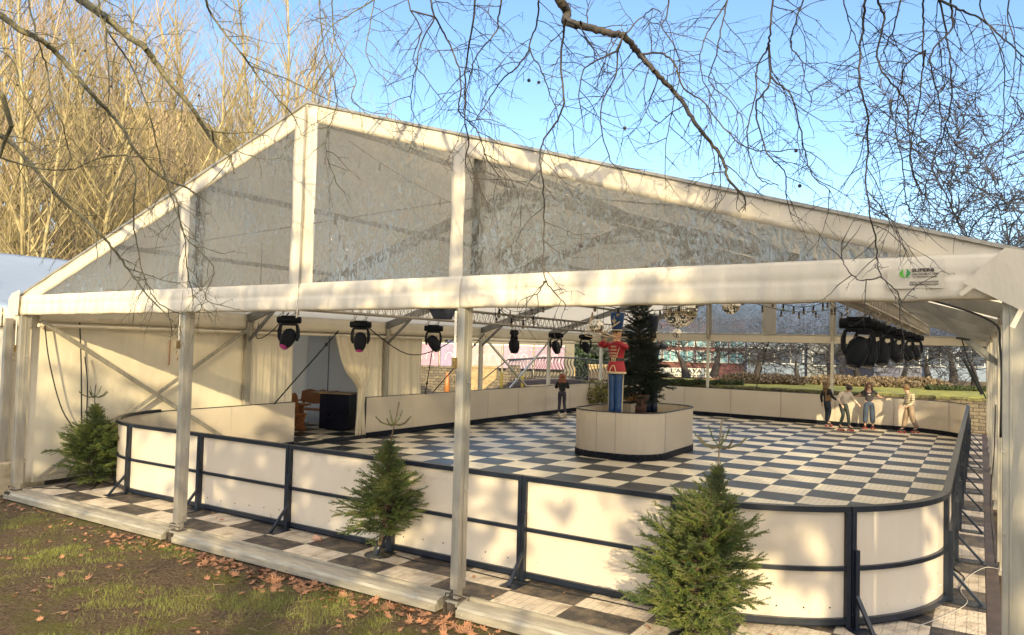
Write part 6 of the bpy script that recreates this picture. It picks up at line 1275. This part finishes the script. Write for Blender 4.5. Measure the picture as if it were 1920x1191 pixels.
('R', [(14.307,-1.627,5.168,0.0074),(14.309,-1.443,5.174,0.0066),(14.35,-1.379,4.936,0.0059),(14.378,-1.585,4.697,0.0051),(14.378,-1.545,4.456,0.0047),(14.331,-1.389,4.281,0.0043),(14.281,-1.474,4.105,0.0038),(14.348,-1.653,3.926,0.0033),(14.401,-1.484,3.903,0.003)]),
('R', [(14.373,-1.452,5.12,0.0086),(14.42,-1.151,5.201,0.0074),(14.529,-1.106,5.137,0.0064),(14.626,-1.165,4.999,0.0055),(14.718,-0.84,5.007,0.005),(14.861,-0.728,4.869,0.0043)]),
('R', [(14.233,-1.796,5.147,0.0072),(14.225,-1.637,5.113,0.0063),(14.224,-1.517,4.974,0.0057),(14.23,-1.692,4.664,0.0049),(14.22,-1.759,4.465,0.0043),(14.168,-1.593,4.275,0.0039),(14.159,-1.535,4.041,0.0035),(14.252,-1.701,3.758,0.0029)]),
('R', [(14.12,-1.855,5.115,0.0063),(14.085,-1.787,4.946,0.0048),(14.012,-1.65,4.837,0.0039),(13.99,-1.735,4.741,0.003)]),
('R', [(14.255,-1.881,4.692,0.0052),(14.15,-1.824,4.648,0.0046),(14.109,-1.684,4.563,0.0043),(14.091,-1.811,4.29,0.0038),(14.132,-1.928,4.023,0.0034),(14.146,-1.718,3.797,0.0032),(14.215,-1.617,3.672,0.003)]),
('R', [(13.463,-1.474,5.468,0.0072),(13.502,-1.669,5.263,0.0058),(13.441,-1.672,5.076,0.0051),(13.396,-1.515,5.006,0.0046),(13.482,-1.579,4.861,0.004),(13.529,-1.723,4.65,0.0034),(13.546,-1.546,4.581,0.003)]),
('R', [(13.294,-1.506,4.767,0.0072),(13.432,-1.67,4.6,0.0056),(13.485,-1.604,4.361,0.0049),(13.478,-1.432,4.271,0.0043),(13.55,-1.545,4.076,0.0035),(13.684,-1.595,3.924,0.0029)]),
('R', [(13.787,-1.945,5.189,0.0054),(13.829,-2.074,4.956,0.0039),(13.851,-1.887,4.887,0.0032),(13.887,-1.874,4.781,0.0025)]),
('R', [(12.571,-1.768,5.553,0.0063),(12.511,-1.654,5.368,0.0056),(12.524,-1.794,5.23,0.0049),(12.632,-1.835,5.074,0.0043),(12.613,-1.622,4.949,0.0041),(12.564,-1.624,4.671,0.0037),(12.583,-1.8,4.38,0.0032),(12.573,-1.8,4.085,0.0028)]),
('R', [(10.76,-2.643,5.608,0.0066),(10.881,-2.713,5.344,0.0053),(11.037,-2.769,5.128,0.0045),(10.905,-2.694,4.978,0.004),(10.965,-2.602,4.834,0.0035),(11.203,-2.704,4.604,0.0028)]),
('R', [(10.954,-2.513,5.357,0.0066),(10.968,-2.682,5.092,0.0051),(11.012,-2.788,4.847,0.0042),(10.902,-2.706,4.649,0.0035),(10.894,-2.641,4.546,0.0029)]),
('R', [(14.544,-1.293,5.289,0.0056),(14.538,-1.12,5.18,0.0047),(14.604,-1.229,4.98,0.004),(14.661,-1.339,4.753,0.0034),(14.671,-1.146,4.495,0.003),(14.666,-1.106,4.148,0.0026)]),
('R', [(14.725,-1.099,5.329,0.0057),(14.697,-1.029,5.145,0.0043),(14.736,-1.234,4.846,0.0033),(14.704,-1.34,4.504,0.0025)])]
SHADE = [(20, -12, 3, 8.5, 4.0), (22, -5, 3.6, 8, 4.0), (20, 1, 2.5, 8.5, 3.6), (25, 8.5, 4.2, 7.5, 4.2), (21, 14, 2.5, 9, 4.2), (17, -18, 2, 9, 4), (26, 20, 2, 9, 5)]
for k, (al, ac, z0, h, rx) in enumerate(SHADE): shade_tree(k, al, ac, z0, h, rx, 1900, .20)

# ================================================================ OVERHANGING PLANE-TREE BRANCHES
def outside(p):
    d = Vector(p)-Vector(CAM); z = d.dot(Vector(cf)); return z < .1 or abs(d.dot(Vector(cr))/z*FPX) > 958 or abs(d.dot(Vector(cu))/z*FPX) > 594
for gname, lab, trunk_at, bm_ in (('L', 'overhanging plane tree at left, mossy limbs and drooping twigs crossing the gable', (-1.5, -9.5), BARK_G), ('R', 'overhanging plane tree at right, dark twigs hanging against the blue sky', (21.5, -9.0), mat('bark_grey', (.085, .072, .062), .8, noise=.5, nscale=14))):
    t = empty('plane_tree', (trunk_at[0], trunk_at[1], -.2), lab, 'tree'); r = random.Random(77 if gname == 'L' else 91)
    hub = Vector((trunk_at[0], trunk_at[1], 9.0)); MB().tube([(*trunk_at, -.3), (trunk_at[0]+.1, trunk_at[1], 3), (hub.x, hub.y, 9.5)], [.55, .42, .25], 14).build('trunk', bm_, t, smooth=True)
    S = []; TWG = []; BL = []; nb_ = [0]
    lines = [[(Vector(q[:3]), q[3]) for q in row] for g_, row in BRANCHES if g_ == gname]
    vd = Vector(cf)
    def zig(p, d, L, r0, lvl, dens=1.0):
        n = max(2, int(L/.055)); st = L/n; q = p
        for i in range(n):
            f = i/n; d = (d+Vector((r.uniform(-.28, .28), r.uniform(-.2, .2), r.uniform(-.25, .25)-(.10 if f < .6 else -.14)))).normalized(); q2 = q+d*st; ra = r0*(1-.65*f); TWG.append((*q, *q2, ra, r0*(1-.65*(f+1/n)))); q = q2
            if lvl < 2 and r.random() < .55*dens:
                sd_ = Vector((r.uniform(-1, 1), r.uniform(-.6, .6), r.uniform(-1, .6))); zig(q, (d*.7+sd_).normalized(), L*r.uniform(.2, .45), r0*.62, lvl+1)
            elif r.random() < .25: e = q+Vector((r.uniform(-1, 1), r.uniform(-.5, .5), r.uniform(-1, 1))).normalized()*.018; TWG.append((*q, *e, ra*1.1, ra*.5))
        if r.random() < .05 and nb_[0] < 6 and lvl == 0: nb_[0] += 1; balls = MB(); BL.append(balls); balls.tube([q, q-Vector((0, 0, .07))], .0012, 3).ball(q-Vector((0, 0, .085)), .014, 5)
    for ln in lines:
        pts = smoothpts([p for p, _ in ln], 5); rs = np.interp(np.linspace(0, len(ln)-1, len(pts)), range(len(ln)), [x for _, x in ln]); acc = 0
        for i in range(len(pts)-1):
            jit = Vector((r.uniform(-1, 1), r.uniform(-1, 1), r.uniform(-1, 1)))*.006; pts[i+1] = pts[i+1]+jit; a, b = pts[i], pts[i+1]; S.append((*a, *b, rs[i], rs[i+1])); acc += (b-a).length
            if acc > (.12 if gname == 'R' else .11):
                acc = 0; d = (b-a).normalized(); sd_ = d.cross(vd).normalized()*r.choice((-1, 1))+vd*r.uniform(-.5, .5)
                zig(b, (d*r.uniform(.4, 1.0)+sd_*r.uniform(.5, 1.1)).normalized(), r.uniform(.18, .62)*(1.0 if rs[i] > .004 else .7), max(.0034, rs[i]*.5 if rs[i] < .009 else .0052), 0)
        d = (pts[-1]-pts[-2]).normalized(); zig(pts[-1], d, .25, rs[-1]*.9, 1)
        # the limb above the frame that carries it
        if not outside(ln[0][0]):
            q = min((b for l2 in lines if l2 is not ln for b, _ in l2), key=lambda b: (b-pts[0]).length); S.append((*q, *pts[0], rs[0], rs[0])); continue
        p0 = pts[0]; up_ = p0+Vector((0, -.4, .9)); mid = up_.lerp(hub, .5)+Vector((0, 0, 1.2)); k = [p0, up_, mid, hub]; kk = smoothpts(k, 4); r_ = np.linspace(max(rs[0]*1.1, .006), .07, len(kk))
        for i in range(len(kk)-1): S.append((*kk[i], *kk[i+1], r_[i], r_[i+1]))
    segs_obj('branches', S, bm_, t, 8); segs_obj('twigs', TWG, bm_, t, 4); [b.build('seed_ball', BARK_D, t) for b in BL]

# ================================================================ LAWN DETAIL
r = np.random.RandomState(4)
n = 220000; X = r.uniform(-2.5, 11.5, n); Y = r.uniform(-5.2, -.33, n)
def nz(x, y): return np.sin(x*1.9+1.3*np.sin(y*2.3))+np.sin(y*3.1+1.7*np.sin(x*1.1+2))+.7*np.sin(x*6.7+y*4.1)+.6*np.sin(x*11-y*9)
keep = nz(X, Y)+.55*(X-5)/5+.9*np.clip((-.3-Y)*-1+1.2, -1, 1)*0+r.normal(0, .7, n) > 1.0; X = X[keep]; Y = Y[keep]; n = len(X)
Z = np.array([gz(x, y) for x, y in zip(X, Y)]); H = .022+.042*r.rand(n); A = r.rand(n)*6.28; Lx = r.normal(0, .5, n)*H; Ly = r.normal(0, .5, n)*H; w_ = .0022
V = np.stack([np.stack([X-np.cos(A)*w_, Y-np.sin(A)*w_, Z-.004], 1), np.stack([X+np.cos(A)*w_, Y+np.sin(A)*w_, Z-.004], 1), np.stack([X+Lx, Y+Ly, Z+H], 1)], 1)
tag(raw('grass', V.reshape(-1, 3), np.arange(n*3).reshape(-1, 3), 3, mat('grass_blades', (.19, .21, .045), .8, noise=.5, nscale=2.5, col2=(.16, .17, .04))), 'patchy short green grass on the muddy ground in front of the tent', 'grass', kind='stuff')
lf = MB(); lobes = [(0, 1.0), (.35, .45), (.75, .85), (1.15, .4), (1.6, .7), (2.2, .35), (2.9, .55), (pi, .15)]
rr = random.Random(9)
def leaf(x, y, s):
    a0 = rr.uniform(0, 6.28); z0 = gz(x, y)+.012; tx, ty = rr.uniform(-.5, .5), rr.uniform(-.5, .5); cu_ = rr.uniform(.1, .6)*rr.choice((1, 1, -1)); P = [(x, y, z0+.01)]
    ring_ = [(a, q) for a, q in lobes]+[(-a, q) for a, q in lobes[-2:0:-1]]
    for a, q in ring_:
        q *= s*rr.uniform(.85, 1.1); dx, dy = q*cos(a+a0), q*sin(a+a0); P.append((x+dx, y+dy, max(z0-.005, z0+.01+dx*tx+dy*ty+cu_*(q*q/s))))
    m = len(P)-1; lf.add(P, [(0, 1+i, 1+(i+1) % m) for i in range(m)])
for k in range(700):
    x = rr.uniform(-1.5, 11.2); u = rr.random(); y = -.36-abs(rr.gauss(0, .28)) if u < .6 else rr.uniform(-4.5, -.4)
    if x < 3 and rr.random() < .55: continue
    leaf(x, y, rr.uniform(.025, .075))
for k in range(170): leaf(rr.uniform(5.5, 11.2), -.36-abs(rr.gauss(0, .22)), rr.uniform(.05, .10))
tag(lf.build('fallen_leaves', mat('dead_leaf', (.36, .17, .085), .75, noise=.5, nscale=6, col2=(.17, .085, .05)), None), 'curled russet plane leaves scattered along the base rail and lawn', 'leaves', kind='stuff')
sl = MB()
twl = []
for k in range(260):
    x = rr.uniform(-1.5, 11); y = rr.uniform(-4.6, -.4); a = rr.uniform(0, 6.28); L_ = rr.uniform(.04, .22); z = gz(x, y)+.006; m = (x+cos(a)*L_*.5+rr.uniform(-.02, .02), y+sin(a)*L_*.5+rr.uniform(-.02, .02), z+.008); twl += [(x, y, z, *m, .003, .0025), (*m, x+cos(a)*L_, y+sin(a)*L_, z, .0025, .0015)]
tag(segs_obj('fallen_twigs', twl, mat('dry_twig', (.30, .22, .14), .8), None, 4), 'thin dry twigs littering the muddy lawn', 'twigs', kind='stuff')
for k, (x, y) in enumerate(((6.95, .66), (7.15, .62), (7.62, .62), (9.98, .66), (10.5, .63), (11.3, .62), (5.1, .25))):
    pass
lw = MB(); lf = lw
_gz = gz
gz = lambda x, y: .024
for k in range(16): leaf(rr.uniform(2, 13), rr.uniform(.45, .8) if k < 11 else rr.uniform(.05, .8), rr.uniform(.025, .06))
tag(lw.build('leaves_on_walkway', MATS['dead_leaf'], None), 'a few brown leaves blown onto the chequered walkway', 'leaves', kind='stuff')
